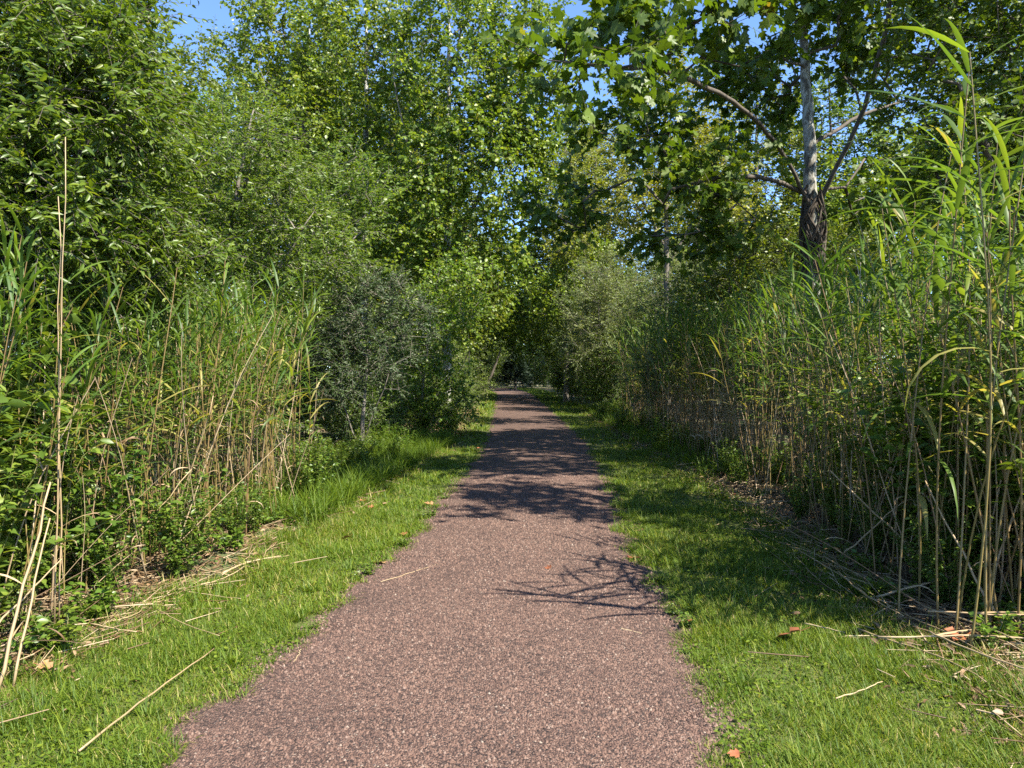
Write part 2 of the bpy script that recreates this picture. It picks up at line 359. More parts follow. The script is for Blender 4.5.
def litter():
    """straw, reed scraps and dead leaves that lie thick along the outer verges"""
    r = rng(31); bag = Bag()
    n = 26000; y = 3+r.random(n)**1.5*30; s = np.where(r.random(n) < .46, -1, 1)
    off = r.normal(size=n)*.26+.02+r.random(n)**2*1.8
    x = np.where(s < 0, vl(y)-off, vr(y)+off)
    az = np.where(r.random(n) < .6, 1.35+.5*r.normal(size=n), r.random(n)*6.28); L = (.06+.30*r.random(n)**2)
    lift = .01+.05*r.random(n)**2+.05*np.clip(off, 0, 1)*r.random(n)
    z = hgt(x, y)+lift
    D = np.stack([np.cos(az), np.sin(az), .14*r.normal(size=n)], 1)
    A = np.stack([x, y, z], 1); w = (.0018+.003*r.random(n))*(1+y*.04)
    sticks(bag, A, A+D*L[:, None], w, w*.6, r.random(n))
    n = 16000; y = 3+r.random(n)**1.5*30; s = np.where(r.random(n) < .5, -1, 1)
    off = r.normal(size=n)*.26-.02+r.random(n)**2*1.6
    x = np.where(s < 0, vl(y)-off, vr(y)+off)
    az = r.random(n)*6.28; D = np.stack([np.cos(az), np.sin(az), .4*r.normal(size=n)], 1)
    leaves(bag, np.stack([x, y, hgt(x, y)+.012+.03*r.random(n)], 1), D, np.array([[0, 0, 1.]])+.5*r.normal(size=(n, 3)), .03+.06*r.random(n), .015+.02*r.random(n), OVATE, r.random(n)*.55)
    tag(link('plant_litter', bag.mesh('plant_litter', M['oldreed'])), 'dry straw and dead leaves matted along the foot of the reeds', 'plant litter', kind='stuff')
litter()

# ------------------------------------------------------------------ trees and shrubs
def make_tree(name, seed, base, limbs, blobs, nat, species, label, cat='tree', group=None, r_base=.12, leafL=.06, leafW=.03,
              tpl=RHOMB, twigs=5, nleaf=9, twigL=.4, bark='bark_dark', leafm='narrow', droop=.25, up=.15, spread=1.0, tip=.004,
              trunk_sides=9, extra=None, shell=.55, step=.45, bare=False, gravity_leaf=.3, trunkname='trunk', crownname='crown', leafup=1.0, limbbark=None, cap=None):
    """A trunk and limbs given as polylines, branches grown from them to points in the crown's volume, twigs and leaves at those."""
    cap = cap or .42*r_base; r = rng(seed); bx, by = base[0], base[1]; bz = float(hgt(bx, by))-.05
    org = np.array([bx, by, bz])
    pos = []; par = []
    lines = []
    for ln in limbs:
        ln = np.array(ln, float); seglen = np.linalg.norm(np.diff(ln, axis=0), axis=1)
        t = np.concatenate([[0], np.cumsum(seglen)]); m = max(3, int(t[-1]/.3)+1); tt = np.linspace(0, t[-1], m)
        q = np.stack([np.interp(tt, t, ln[:, k]) for k in range(3)], 1)
        for _ in range(2): q[1:-1] = (q[:-2]+2*q[1:-1]+q[2:])/4
        q[1:-1] += r.normal(size=(m-2, 3))*.012
        if pos:
            d = np.linalg.norm(np.array(pos)-q[0], axis=1); pa = int(d.argmin()); st = 0
        else: pa = -1; st = 0
        for k in range(st, m):
            pos.append(q[k]); par.append(pa); pa = len(pos)-1
    nfix = len(pos)
    nline0 = max(3, int(np.linalg.norm(np.diff(np.array(limbs[0], float), axis=0), axis=1).sum()/.3)+1)
    # attractors
    vol = np.array([bb[3]*bb[4]*bb[5] for bb in blobs])**.8; vol /= vol.sum()
    at = []
    for bb, w in zip(blobs, vol):
        m = max(3, int(nat*w)); dr = unit(r.normal(size=(m, 3))); rad = (shell+(1-shell)*r.random((m, 1)))*r.random((m, 1))**.22
        at.append(np.array(bb[:3])+dr*rad*np.array(bb[3:6]))
    at = np.concatenate(at); at = at[at[:, 2] > .15]
    P = np.array(pos); d0 = np.array([np.linalg.norm(P-a, axis=1).min() for a in at]); at = at[np.argsort(d0)]
    buf = np.zeros((nfix+len(at)*14, 3)); buf[:nfix] = P; n = nfix; tips = []; isb = np.zeros(len(buf), bool)
    for a in at:
        dv = a-buf[:n]; dist = np.linalg.norm(dv, axis=1)
        cost = dist*(1+.5*np.clip(-dv[:, 2]/(dist+.01), 0, 1)); k = int(cost.argmin()); D = dist[k]
        m = int(min(12, max(1, round(D/step)))); p0 = buf[k].copy(); pa = k
        for j in range(1, m+1):
            t = j/m; q = p0+(a-p0)*t; q[2] += .18*D*math.sin(math.pi*t)*(.5+up)
            if j < m: q += r.normal(size=3)*.05*min(D, 1.5)
            buf[n] = q; par.append(pa); pa = n; n += 1
        tips.append(pa)
    P = buf[:n]; par = np.array(par); cnt = np.zeros(n); kids = [[] for _ in range(n)]
    for k in range(n-1, 0, -1):
        if par[k] >= 0: kids[par[k]].append(k)
    cnt[tips] += 1
    for k in range(n-1, 0, -1):
        if cnt[k] == 0: cnt[k] = .5
        if par[k] >= 0: cnt[par[k]] += cnt[k]
    rad = tip*cnt**.5; rad = rad*1.0
    kk = (r_base-tip)/max(rad[0]-tip, 1e-6); rad = tip+(rad-tip)*kk
    m0 = nline0
    if cap:
        rad[m0:] = np.minimum(rad[m0:], cap*np.clip(cnt[m0:]/120, .12, 1)**.4)
        rad[:m0] = r_base*(1-.88*np.linspace(0, 1, m0)**1.25)
    tb = Bag(); lb = Bag() if limbbark else tb; main = True
    order = [0]
    while order:
        s = order.pop(); ch = [s]; c = s
        while kids[c]:
            ks = sorted(kids[c], key=lambda q: -cnt[q]-(1e6 if q < nline0 else 0)); order += ks[1:]; c = ks[0]; ch.append(c)
        if par[s] >= 0: ch = [par[s]]+ch
        if len(ch) < 2: continue
        pts = P[ch]; rd = rad[ch].copy()
        if par[s] >= 0: rd[0] = rd[1]
        else: rd[0] *= 1.35
        big = rd.max()
        tube(tb if main else lb, pts-org, rd, trunk_sides if big > .05 else (6 if big > .02 else 4)); main = False
    # twigs
    tips = np.array(tips); lf = Bag()
    if not bare:
        inter = np.array([k for k in range(nfix, n) if cnt[k] < 5])
        src = np.concatenate([np.repeat(tips, twigs), inter[r.random(len(inter)) < .55] if len(inter) else tips])
        T = len(src); pd = unit(P[src]-P[np.maximum(par[src], 0)])
        cen = np.array([bx, by, P[:, 2].mean()])
        outw = unit(P[src]-cen)
        d = unit(pd*.7+outw*.35+unit(r.normal(size=(T, 3)))*spread+np.array([0, 0, up]))
        L = twigL*(.5+.8*r.random(T)); A = P[src]
        mid = A+d*(L*.5)[:, None]; end = mid+unit(d+np.array([0, 0, -droop]))*(L*.5)[:, None]
        sticks(lb, A-org, mid-org, tip*.8, tip*.6, .5); sticks(lb, mid-org, end-org, tip*.6, tip*.35, .5)
        t = (np.arange(nleaf)+.6)/nleaf; t = t[None]+r.normal(size=(T, nleaf))*.03; t = np.clip(t, 0, 1)[..., None]
        Q = np.where(t < .5, A[:, None]+(mid-A)[:, None]*t*2, mid[:, None]+(end-mid)[:, None]*(t*2-1))
        Q = Q.reshape(-1, 3); dd = np.repeat(d, nleaf, 0)
        side = unit(np.cross(dd, np.array([[0, 0, 1.]])+.01)); sg = np.tile(np.where(np.arange(nleaf) % 2, 1, -1), T)[:, None]
        m = len(Q)
        D = unit(dd*.55+side*sg*.8+r.normal(size=(m, 3))*.35+np.array([0, 0, -gravity_leaf]))
        N = np.array([[0, 0, leafup*.55]])+r.normal(size=(m, 3))*.75
        s = .6+.6*r.random(m)
        rb = np.repeat(r.random(T), nleaf)
        rn = np.clip(.35*rb+.65*r.random(m), 0, 1)
        leaves(lf, Q-org, D, N, leafL*s, leafW*s, tpl, rn)
    root = bpy.data.objects.new(name, None); COL.objects.link(root); root.location = org; root.empty_display_size = .2
    tag(root, label, cat, group)
    link(trunkname, tb.mesh(name+'_wood', M[bark], True), root)
    if limbbark: link('limbs', lb.mesh(name+'_limbs', M[limbbark], True), root)
    if not bare: link(crownname, lf.mesh(name+'_leaves', M[leafm]), root)
    root['_leaves'] = 0; del root['_leaves']
    return root

T = {}
# A left foreground tree with narrow leaves
T['A'] = make_tree('narrow_leaved_tree', 101, (-5.3, 6.3), [
    [(-5.3, 6.3, 0), (-5.2, 6.3, 1.2), (-5.0, 6.35, 2.4), (-4.8, 6.4, 3.6), (-4.6, 6.4, 5.2)],
    [(-5.1, 6.3, 1.9), (-4.4, 6.4, 2.5), (-3.7, 6.4, 3.3), (-3.25, 6.4, 4.4)],
    [(-5.2, 6.3, 1.2), (-4.4, 6.1, 1.8), (-3.7, 6.0, 2.6), (-3.1, 6.0, 3.5)],
    [(-4.9, 6.4, 3.0), (-4.1, 6.2, 3.7), (-3.3, 6.1, 4.2), (-2.9, 6.1, 4.55)]],
    [(-4.7, 6.6, 4.3, 1.9, 1.7, 1.9), (-3.7, 6.6, 3.6, 1.1, 1.2, 1.3), (-3.7, 6.6, 2.6, 1.3, 1.0, .8), (-4.8, 6.2, 2.1, 1.0, .9, .9), (-3.5, 5.5, 2.7, .8, .7, .8), (-3.2, 5.9, 3.6, .75, .7, .8)],
    900, '', 'near tree with dense narrow leaves leaning in over the left reeds', r_base=.075, leafL=.078, leafW=.029, tpl=OVATE,
    twigs=7, nleaf=14, twigL=.42, leafm='narrow', droop=.5, gravity_leaf=.35)
# B feathery tree behind the left reeds
T['B'] = make_tree('feathery_tree', 102, (-5.2, 13.2), [
    [(-5.2, 13.2, 0), (-5.0, 13.2, 2), (-4.7, 13.2, 4), (-4.3, 13.2, 6)], [(-5, 13.2, 2), (-4, 13, 3), (-3.2, 12.8, 4.2)], [(-5, 13.2, 2.4), (-5.8, 13, 3.6), (-6.2, 13, 4.8)]],
    [(-4.3, 13.1, 5.0, 1.5, 1.5, 1.25), (-5.8, 13.3, 4.2, 1.7, 1.5, 1.6), (-3.6, 13, 3.7, 1.3, 1.2, 1.1), (-5.0, 12.6, 3.2, 1.6, 1, 1)],
    520, '', 'feathery fine-leaved tree rising behind the left reeds below the sky gap', r_base=.09, leafL=.085, leafW=.032,
    twigs=6, nleaf=13, twigL=.42, leafm='feather', droop=.5, bark='bark_grey')
# C tall poplars with pale trunks
T['C1'] = make_tree('poplar_tree', 103, (-1.95, 23.5), [
    [(-1.95, 23.5, 0), (-1.95, 23.5, 4), (-1.85, 23.5, 8), (-1.9, 23.5, 14)], [(-1.95, 23.5, 5), (-.8, 23, 7), (.1, 22.6, 9)], [(-1.95, 23.5, 6), (-3, 23, 8), (-3.4, 22.6, 10)]],
    [(-1.7, 23, 10.5, 2.3, 2, 4.5), (.5, 22.8, 9.6, 1.6, 1.5, 3.6), (-.3, 22.5, 7.2, 1.7, 1.6, 3.1), (-2.6, 22.6, 6.2, 1.6, 1.6, 2.6), (-.6, 22.5, 4.6, 1.2, 1.2, 1.5), (-1.9, 22.4, 4.0, 1.6, 1.2, 1.8)],
    1000, '', 'tall slender tree with a white trunk left of the far path', r_base=.15, leafL=.12, leafW=.10, tpl=OVATE,
    twigs=5, nleaf=8, twigL=.6, leafm='poplar', bark='bark_pale', limbbark='bark_grey', droop=.2, gravity_leaf=.5, leafup=.5)
T['C2'] = make_tree('poplar_tree', 104, (-4.7, 25), [
    [(-4.7, 25, 0), (-4.7, 25, 5), (-4.6, 25, 10), (-4.6, 25, 15)], [(-4.7, 25, 5), (-6, 24.5, 7.5), (-6.6, 24, 10)], [(-4.7, 25, 6), (-3.6, 24.5, 8.5)]],
    [(-4.9, 24.5, 11, 2.6, 2, 4.2), (-6.5, 24, 8.8, 2.0, 1.8, 2.6), (-4.4, 24, 6.5, 2.0, 1.8, 2.5), (-7.7, 24.3, 11.6, 1.3, 1.3, 2.2)],
    820, '', 'tall pale-trunked tree with yellow-green leaves right of the sky gap', r_base=.15, leafL=.12, leafW=.10, tpl=OVATE,
    twigs=5, nleaf=8, twigL=.6, leafm='poplar', bark='bark_pale', limbbark='bark_grey', droop=.2, gravity_leaf=.5, leafup=.5)
# D dark round shrub
T['D'] = make_tree('dark_shrub', 105, (-2.75, 14.3), [[(-2.75, 14.3, 0), (-2.7, 14.3, 1), (-2.6, 14.3, 2.2)], [(-2.75, 14.3, .2), (-3.2, 14.1, 1.5)], [(-2.75, 14.3, .2), (-2.2, 14.1, 1.6)]],
    [(-2.55, 14.4, 2.4, 1.2, 1.2, 1.35), (-3.1, 14.2, 1.8, 1.0, 1.0, 1.2)],
    300, '', 'rounded dark blue-green shrub behind the tall weeds left of the path', 'shrub', r_base=.05, leafL=.06, leafW=.022, twigs=7, nleaf=13, twigL=.3, leafm='dark', bark='bark_grey')
# E shaded shrubby tree behind the left reeds
T['E'] = make_tree('shrub_tree', 106, (-5.0, 17), [[(-5, 17, 0), (-4.9, 17, 2), (-4.6, 17, 4)], [(-4.9, 17, 1.2), (-3.9, 16.4, 2.6), (-2.7, 16, 3.5)], [(-4.9, 17, 1.5), (-6, 16.6, 3)]],
    [(-4.6, 17, 4.2, 2.0, 1.5, 1.6), (-5.6, 16.6, 2.6, 2.2, 1.4, 1.3), (-3.5, 17, 5.4, 1.3, 1.2, 1.2)],
    420, '', 'broad shaded tree with bare grey limbs between the dark shrub and the feathery tree', r_base=.12, leafL=.095, leafW=.045, twigs=5, nleaf=10, twigL=.45, leafm='feather', bark='bark_grey')
# F shrub at foot of white trunk
T['F'] = make_tree('leafy_shrub', 107, (-2.0, 19.6), [[(-2.3, 19.6, 0), (-2.2, 19.6, 1.5), (-2.0, 19.6, 3)]],
    [(-1.9, 19.5, 2.2, 1.0, 1.2, 1.9), (-1.55, 19.4, .8, .75, .9, .9), (-1.5, 20.2, 3.5, 1.1, 1.1, 1.3)],
    240, '', 'leafy green shrub at the foot of the white-trunked tree', 'shrub', r_base=.05, leafL=.085, leafW=.055, tpl=OVATE, twigs=5, nleaf=8, twigL=.4, leafm='poplar', bark='bark_grey')
# I sycamore
def Q(px, py, d): return W(px, py, d)
T['I'] = make_tree('sycamore_tree', 110, (5.75, 15), [
    [(5.75, 15, 0), (5.70, 15, 2), Q(811, 240, 15), Q(808, 150, 15), Q(803, 60, 15), Q(800, -40, 15), Q(798, -150, 15)],
    [Q(812, 215, 15), Q(790, 165, 14.6), Q(755, 120, 13.6), Q(715, 92, 12.2), Q(660, 72, 10.6), Q(600, 68, 9.2), Q(548, 62, 8.5)],
    [Q(816, 205, 15), Q(845, 150, 14.5), Q(868, 95, 14), Q(885, 30, 13.2), Q(890, -60, 12.6)],
    [Q(806, 195, 15), Q(770, 178, 14.5), Q(720, 176, 14), Q(670, 190, 13.6)],
    [Q(806, 70, 15), Q(760, 50, 14), Q(710, 20, 13), Q(650, -10, 12)],
    [Q(806, 150, 15), Q(850, 120, 15.5), Q(910, 100, 16)]],
    [(*Q(575, 62, 8.6), .8, .8, .40), (*Q(620, 45, 9.2), .9, .9, .5), (*Q(660, 10, 9.6), 1.3, 1.0, .6), (*Q(760, 5, 10.4), 1.6, 1.2, .75), (*Q(700, 175, 13.8), 1.5, 1.2, .75),
     (*Q(755, 90, 16.2), 1.6, 1.1, 1.2), (*Q(880, 20, 16), 2.2, 1.5, 1.6), (*Q(640, 120, 14), 1.4, 1.3, .8), (*Q(800, -120, 14), 3.2, 2.6, 1.8), (*Q(560, 205, 15), 1.1, 1, .7), (5.9, 13.8, 8.6, 2.0, 1.8, 1.4), (*Q(900, 190, 15.5), 1.6, 1.2, 1.0), (*Q(700, 240, 15), 1.4, 1, .6)],
    780, '', 'tall sycamore with a mottled white trunk right of the path, limbs reaching over it', cap=.045, r_base=.18, leafL=.15, leafW=.15, tpl=LOBED,
    twigs=4, nleaf=5, twigL=.5, leafm='syc', bark='bark_syc', limbbark='bark_dark', droop=.4, gravity_leaf=.3)
# vines round the sycamore
def vines():
    r = rng(77); b = Bag(); base = np.array(Q(812, 235, 15)); root = T['I']
    for k in range(46):
        a = r.random()*6.28; n = 9; t = np.linspace(0, 1, n); rr_ = .13+.09*r.random()*np.sin(np.pi*t)+.05*r.random(n)
        ph = a+t*(2+3*r.random())*(1 if k % 2 else -1); z = base[2]-.9+t*(1.3+.4*r.random())+.2*r.random()
        tube(b, np.stack([base[0]+rr_*np.cos(ph), base[1]+rr_*np.sin(ph), z], 1)-np.array(root.location), .012+.012*r.random(), 4)
    link('vine_tangle', b.mesh('vine_tangle', M['vine'], True), root)
vines()
# J dense dark tree at the right
T['J'] = make_tree('broadleaf_tree', 111, (8.6, 12), [[(8.6, 12, 0), (8.4, 12, 3), (8, 12, 6), (7.6, 12, 9)], [(8.5, 12, 2.4), (7.2, 11.5, 4), (6.2, 11, 5.6)], [(8.4, 12, 3.4), (9.5, 11.5, 6)]],
    [(7.0, 11.6, 5.6, 1.9, 1.6, 1.9), (8.6, 12, 4.6, 2, 1.8, 2.2), (7.6, 11.6, 7.6, 2.2, 2, 1.6), (6.1, 11, 4.4, .9, .9, 1.0)],
    640, '', 'dense dark green tree filling the upper right corner behind the tall reeds', r_base=.14, leafL=.095, leafW=.07, tpl=OVATE, twigs=5, nleaf=8, twigL=.45, leafm='syc', bark='bark_dark')
# L slender yellow-green tree
T['L'] = make_tree('slender_tree', 112, (4.4, 22), [[(4.4, 22, 0), (4.3, 22, 4), (4.3, 22, 8), (4.2, 22, 11)], [(4.3, 22, 4.5), (5.4, 21.6, 6.5)], [(4.3, 22, 5), (3.2, 21.6, 7)]],
    [(4.3, 22, 8.6, 1.9, 1.7, 2.4), (3.4, 21.7, 6.3, 1.2, 1.2, 1.2), (5.5, 21.6, 6.4, 1.3, 1.2, 1.4)],
    330, '', 'slim-trunked tree with loose yellow-green leaves between path and sycamore', r_base=.11, leafL=.10, leafW=.07, tpl=OVATE, twigs=4, nleaf=8, twigL=.5, leafm='yellow', bark='bark_grey')
# N shady shrub behind right reeds
T['N'] = make_tree('understory_tree', 113, (6.6, 17.5), [[(6.6, 17.5, 0), (6.5, 17.5, 2), (6.2, 17.5, 4)], [(6.6, 17.5, .8), (5.4, 17, 2.4), (4.6, 17, 3.6)]],
    [(5.6, 17.5, 3.6, 1.8, 1.5, 1.6), (7.6, 17.8, 3.4, 1.8, 1.5, 1.8), (4.5, 17.3, 3.0, 1.1, 1.1, 1.0)],
    430, '', 'shady understory tree right behind the reeds, under the sycamore', r_base=.08, leafL=.08, leafW=.05, tpl=RHOMB, twigs=5, nleaf=10, twigL=.45, leafm='narrow', bark='bark_dark')
# H willow shrubs right of the path
T['H'] = make_tree('willow_shrub', 114, (4.6, 20), [[(4.6, 20, 0), (4.6, 20, 1.6), (4.5, 20, 3.4)], [(4.6, 20, .1), (4.0, 19.6, 1.4), (3.5, 19.4, 3)], [(4.6, 20, .1), (5.3, 19.8, 1.8), (5.6, 20, 3)], [(4.6, 20, .1), (4.4, 19.2, 1.6), (4.2, 18.9, 2.6)]],
    [(4.5, 20, 2.9, 1.5, 1.5, 1.6), (4.0, 19.7, 1.6, 1.2, 1.3, 1.2), (5.3, 20, 2.2, 1.2, 1.3, 1.5)],
    360, '', 'grey-green willow shrub nearest of the row right of the path', 'shrub', r_base=.05, leafL=.085, leafW=.024, twigs=6, nleaf=12, twigL=.42, leafm='willow', bark='bark_grey', up=.5, droop=.1)
# K off to the right, shading the path
T['K'] = make_tree('shade_tree', 115, (7.9, 6.0), [[(7.9, 6, 0), (7.8, 6, 3), (7.4, 6.2, 6), (7, 6.4, 8.4)], [(7.8, 6, 3.6), (6.8, 7.5, 5.6), (6.0, 9, 7.4)], [(7.8, 6, 4), (9, 5, 6)]],
    [(5.9, 6.0, 7.4, 1.9, 1.8, 1.3), (5.7, 9.4, 8.2, 2.0, 2.0, 1.3)],
    240, '', 'tall tree at the right edge whose crown hangs over the path above the picture', r_base=.13, leafL=.13, leafW=.11, tpl=OVATE, twigs=4, nleaf=7, twigL=.5, leafm='syc', bark='bark_dark')
T['H2'] = dup(T['H'], (4.9, 25, 0), (0, 0, 2.1), (1.2, 1.2, 1.22), 'second grey-green willow shrub along the right side of the path')
T['H3'] = dup(T['H'], (4.2, 31.5, 0), (0, 0, 4.0), (1.3, 1.3, 1.45), 'third grey-green willow shrub along the right side of the path')
T['H4'] = dup(T['H'], (3.9, 38.5, 0), (0, 0, .9), (1.4, 1.4, 1.5), 'farthest grey-green willow shrub of the row right of the path')
T['H5'] = dup(T['H'], (5.6, 15.6, 0), (0, 0, 5.2), (.85, .85, .8), 'low grey-green willow shrub rising out of the right reeds')
# generic far trees
gen = {}
gen['a'] = make_tree('round_tree', 120, (4.9, 42), [[(4.9, 42, 0), (4.8, 42, 3), (4.3, 42, 6), (3.6, 42, 9)], [(4.8, 42, 2.2), (3.4, 41.6, 4.2), (1.9, 41.4, 5.6)], [(4.8, 42, 2), (6, 42, 4.5)]],
    [(4.2, 42, 6, 3, 2.6, 3.2), (2.2, 41.5, 5.6, 1.8, 1.8, 1.8), (5.6, 42, 3.2, 2.2, 2.2, 2.2)],
    400, '', 'bushy tree arching over the far path from the right', r_base=.13, leafL=.15, leafW=.11, tpl=RHOMB, twigs=5, nleaf=9, twigL=.7, leafm='poplar', bark='bark_dark')
gen['b'] = make_tree('woodland_tree', 121, (-3.6, 32), [[(-3.6, 32, 0), (-3.5, 32, 4), (-3.2, 32, 9), (-3, 32, 12)], [(-3.5, 32, 2.6), (-2.2, 31.6, 4.4), (-.9, 31.4, 5.6)], [(-3.5, 32, 3), (-5, 32, 5.5)]],
    [(-3.3, 32, 9, 2.8, 2.6, 3.8), (-1.4, 31.5, 5.6, 1.5, 1.6, 1.7), (-3.3, 32, 3.4, 1.9, 2, 2.5), (-4.9, 32, 6, 2, 2, 2)],
    470, '', 'woodland tree standing left of the path beyond the white trunk', r_base=.14, leafL=.14, leafW=.085, tpl=RHOMB, twigs=5, nleaf=9, twigL=.65, leafm='narrow', bark='bark_dark')
far = [ # proto, x, y, rot, scale, label
    ('a', 6.6, 56, 2.6, 1.0, 'bushy tree at the far end of the right-hand row'),
    ('b', -4.6, 43, 1.2, .95, 'woodland tree arching over the far path from the left'),
    ('b', -5.0, 56, 3.5, 1.0, 'dark woodland tree beside the far bend, left of the path'),
    ('a', -8.2, 31, .6, 1.25, 'broad bushy tree behind the two pale-trunked trees'),
    ('b', -10.5, 22, 2.2, .95, 'tall woodland tree far left, beneath the sky gap'),
    ('b', 10.2, 33, 4.4, 1.15, 'tall woodland tree behind the slim-trunked tree'),
    ('a', 13.4, 26, 5.1, 1.1, 'bushy tree behind the sycamore on the right'),
    ('b', 13.5, 19, .3, 1.0, 'tall tree at the right edge behind the dense dark tree'),
    ('a', 1.8, 86, 1.9, 1.5, 'round tree closing the view past the bend'),
    ('b', -6.5, 76, 2.9, 1.3, 'tree standing beyond the bright clearing at the bend'),
    ('b', 6.0, 72, 4.9, 1.3, 'tall tree right of the dark conifer at the bend'),
    ('a', -12, 15.5, 3.7, .95, 'bushy tree at the left edge behind the near tree'),
    ('a', -4.0, 50, 3.0, 1.05, 'bushy tree leaning over the far path from the left'),
    ('a', -3.6, 37.5, 3.3, .85, 'smaller bushy tree arching from the left behind the white trunk'),
    ('b', -2.9, 69, .4, 1.25, 'tall tree seen straight over the end of the path'),
    ('a', 4.4, 64, 6.1, 1.1, 'bushy tree arching from the right just before the bend'),
    ('b', 9.5, 42, 5.5, 1.2, 'tall woodland tree behind the row of willows'),
    ('b', -8.6, 38, 5.5, 1.3, 'tall woodland tree deep behind the pale-trunked trees'),
    ('b', -6.4, 65, 1.0, 1.5, 'large tree left of the clearing at the bend'),
    ('b', 2.0, 50, .9, 1.35, 'tall tree rising over the middle of the far path'),
]
far[-1] = ('b', 4.4, 47, .9, 1.35, 'tall tree rising over the right row of willows')
for k, x, y, rz, s, lab in far:
    dup(gen[k], (x, y, float(hgt(x, y))-.05), (0, 0, rz), (s, s, s), lab)
r = rng(7); nb = 0
for x, y in [(-15, 27), (-14, 38), (-10, 48), (-20, 45), (-16, 60), (14, 34), (12, 46), (19, 30), (18, 45), (13, 62), (22, 60), (-24, 30), (26, 40), (-10, 66), (0, 108), (-12, 100), (12, 95), (-4, 96), (8, 108)]:
    k = 'ab'[nb % 2]; s = 1.15+.35*r.random()
    dup(gen[k], (x, y, -.1), (0, 0, r.random()*6.28), (s, s, s), 'background tree of the woodland seen only between nearer crowns', 'woodland trees in the background'); nb += 1
make_tree('arching_tree', 150, (-2.7, 46), [[(-2.7, 46, 0), (-2.4, 46, 2), (-1.4, 46, 4), (.2, 46, 5.6)]], [(-1.6, 46, 4.4, 2.0, 2, 2.2), (.4, 46, 4.2, 1.7, 1.8, 1.9), (-.2, 46, 7.2, 2.4, 2, 2.6), (-2.8, 46, 2.4, 1.2, 1.5, 1.6)],
    330, '', 'low-branched tree arching over the far path from the left, just before the bend', r_base=.1, leafL=.15, leafW=.10, twigs=5, nleaf=9, twigL=.6, leafm='poplar', limbbark='bark_dark')
make_tree('arching_tree', 151, (4.0, 52), [[(4, 52, 0), (3.8, 52, 2), (2.8, 52, 4), (1.4, 52, 5.4)]], [(2.7, 52, 4.0, 2.0, 2, 2.2), (1.2, 52, 4.9, 1.6, 1.8, 1.9), (1.9, 52, 8.0, 2.6, 2, 3.2), (4.3, 52, 2.3, 1.5, 1.5, 1.8)],
    330, '', 'low-branched tree arching over the far path from the right, just before the bend', r_base=.1, leafL=.16, leafW=.10, twigs=5, nleaf=9, twigL=.6, leafm='narrow', limbbark='bark_dark')
# understory shrubs along the far sides
T['S'] = make_tree('understory_shrub', 130, (-4.4, 11.2), [[(-4.4, 11.2, 0), (-4.3, 11.2, 1), (-4.2, 11.2, 2)], [(-4.4, 11.2, .1), (-3.8, 11, 1.3)], [(-4.4, 11.2, .1), (-5, 11, 1.4)]],
    [(-4.4, 11.2, 1.5, 1.3, 1.1, 1.3), (-4.2, 11.2, .7, 1.3, 1.2, .7)],
    260, '', 'low leafy shrub inside the left reed thicket', 'shrub', group='understory shrubs', r_base=.03, leafL=.06, leafW=.035, twigs=6, nleaf=11, twigL=.35, leafm='weed', bark='bark_grey', up=.3)
T['S']['label'] = 'low leafy shrub at the back of the left reed thicket'
for x, y, s, lab in [(-3.2, 24, 1.1, 'shrub'), (-3.2, 28, 1.3, 'shrub'), (-4, 36, 1.5, 's'), (-4.4, 48, 1.8, 's'), (-6.5, 20, 1.6, 's'), (-7.5, 14, 1.6, 's'), (-8, 9.5, 1.5, 's'), (-5.4, 60, 2, 's'),
                     (5.4, 29, 1.5, 's'), (5.2, 38, 1.6, 's'), (5.2, 47, 1.9, 's'), (4.9, 62, 2.1, 's'), (8, 21, 1.6, 's'), (8.5, 15, 1.5, 's'), (9, 27, 1.8, 's'), (10, 11, 1.5, 's'), (7.5, 38, 1.9, 's'), (3.4, 84, 2, 's'), (-1.5, 92, 2.2, 's')]:
    dup(T['S'], (x, y, float(hgt(x, y))-.03), (0, 0, r.random()*6.28), (s, s, s*.95), 'leafy shrub filling the gap under the woodland trees', 'understory shrubs below the trees')
del T['S']['group']
for nm, k, x, y, rz, s, lab in [('c', 'C1', -7.4, 29, 2.0, 1.05, 'pale-trunked tree standing behind the two front pale ones'), 
                            ('e', 'C1', -3.3, 33, 4.1, 1.0, 'pale tall tree directly behind the white trunk'), ('f', 'L', 8.8, 35, 2.2, 1.15, 'second slim-trunked tree farther back on the right'),
                            ('i', 'L', 2.9, 42, 1.2, 1.35, 'loose yellow-green tree close to the far path'),
                            ('j', 'L', 4.6, 45, 3.0, 1.5, 'loose yellow-green tree behind the arching trees'),
                            ('g', 'C2', -9.2, 19, 3.1, .62, 'smaller yellow-green tree at far left behind the feathery tree')]:
    dup(T[k], (x, y, -.05), (0, 0, rz), (s, s, s), lab)
for x, y, s in [(-2.5, 30, 1.0), (-2.6, 39, 1.1), (-2.9, 46, 1.2), (-3.0, 53, 1.3), (4.1, 55, 1.4), (4.2, 43, 1.2), (-1.5, 74, 1.4), (3.3, 76, 1.6), (5.5, 82, 2), (-9, 90, 2.4), (-13, 88, 2.4), (3.75, 35.5, 1.2), (-2.6, 42.5, .9), (-1.8, 22.2, .5), (-2.7, 50, 1.0), (-2.9, 57, 1.1), (3.7, 48.5, 1.0), (3.7, 58, 1.1), (-2.4, 34.5, .8), (3.6, 31, 1.0), (-.5, 98, 2.6), (4, 100, 2.6), (-5, 98, 2.6), (-2.0, 80, 1.8), (-4.2, 15.6, 1.0), (-5.6, 16.5, 1.2), (-3.9, 18.5, 1.0), (-3.3, 21.5, 1.0), (-2.9, 16.8, .7), (1.9, 78, 1.5)]:
    dup(T['S'], (x, y, -.03), (0, 0, r.random()*6.28), (s, s, s*1.1), 'leafy shrub filling the gap under the woodland trees', 'understory shrubs below the trees')
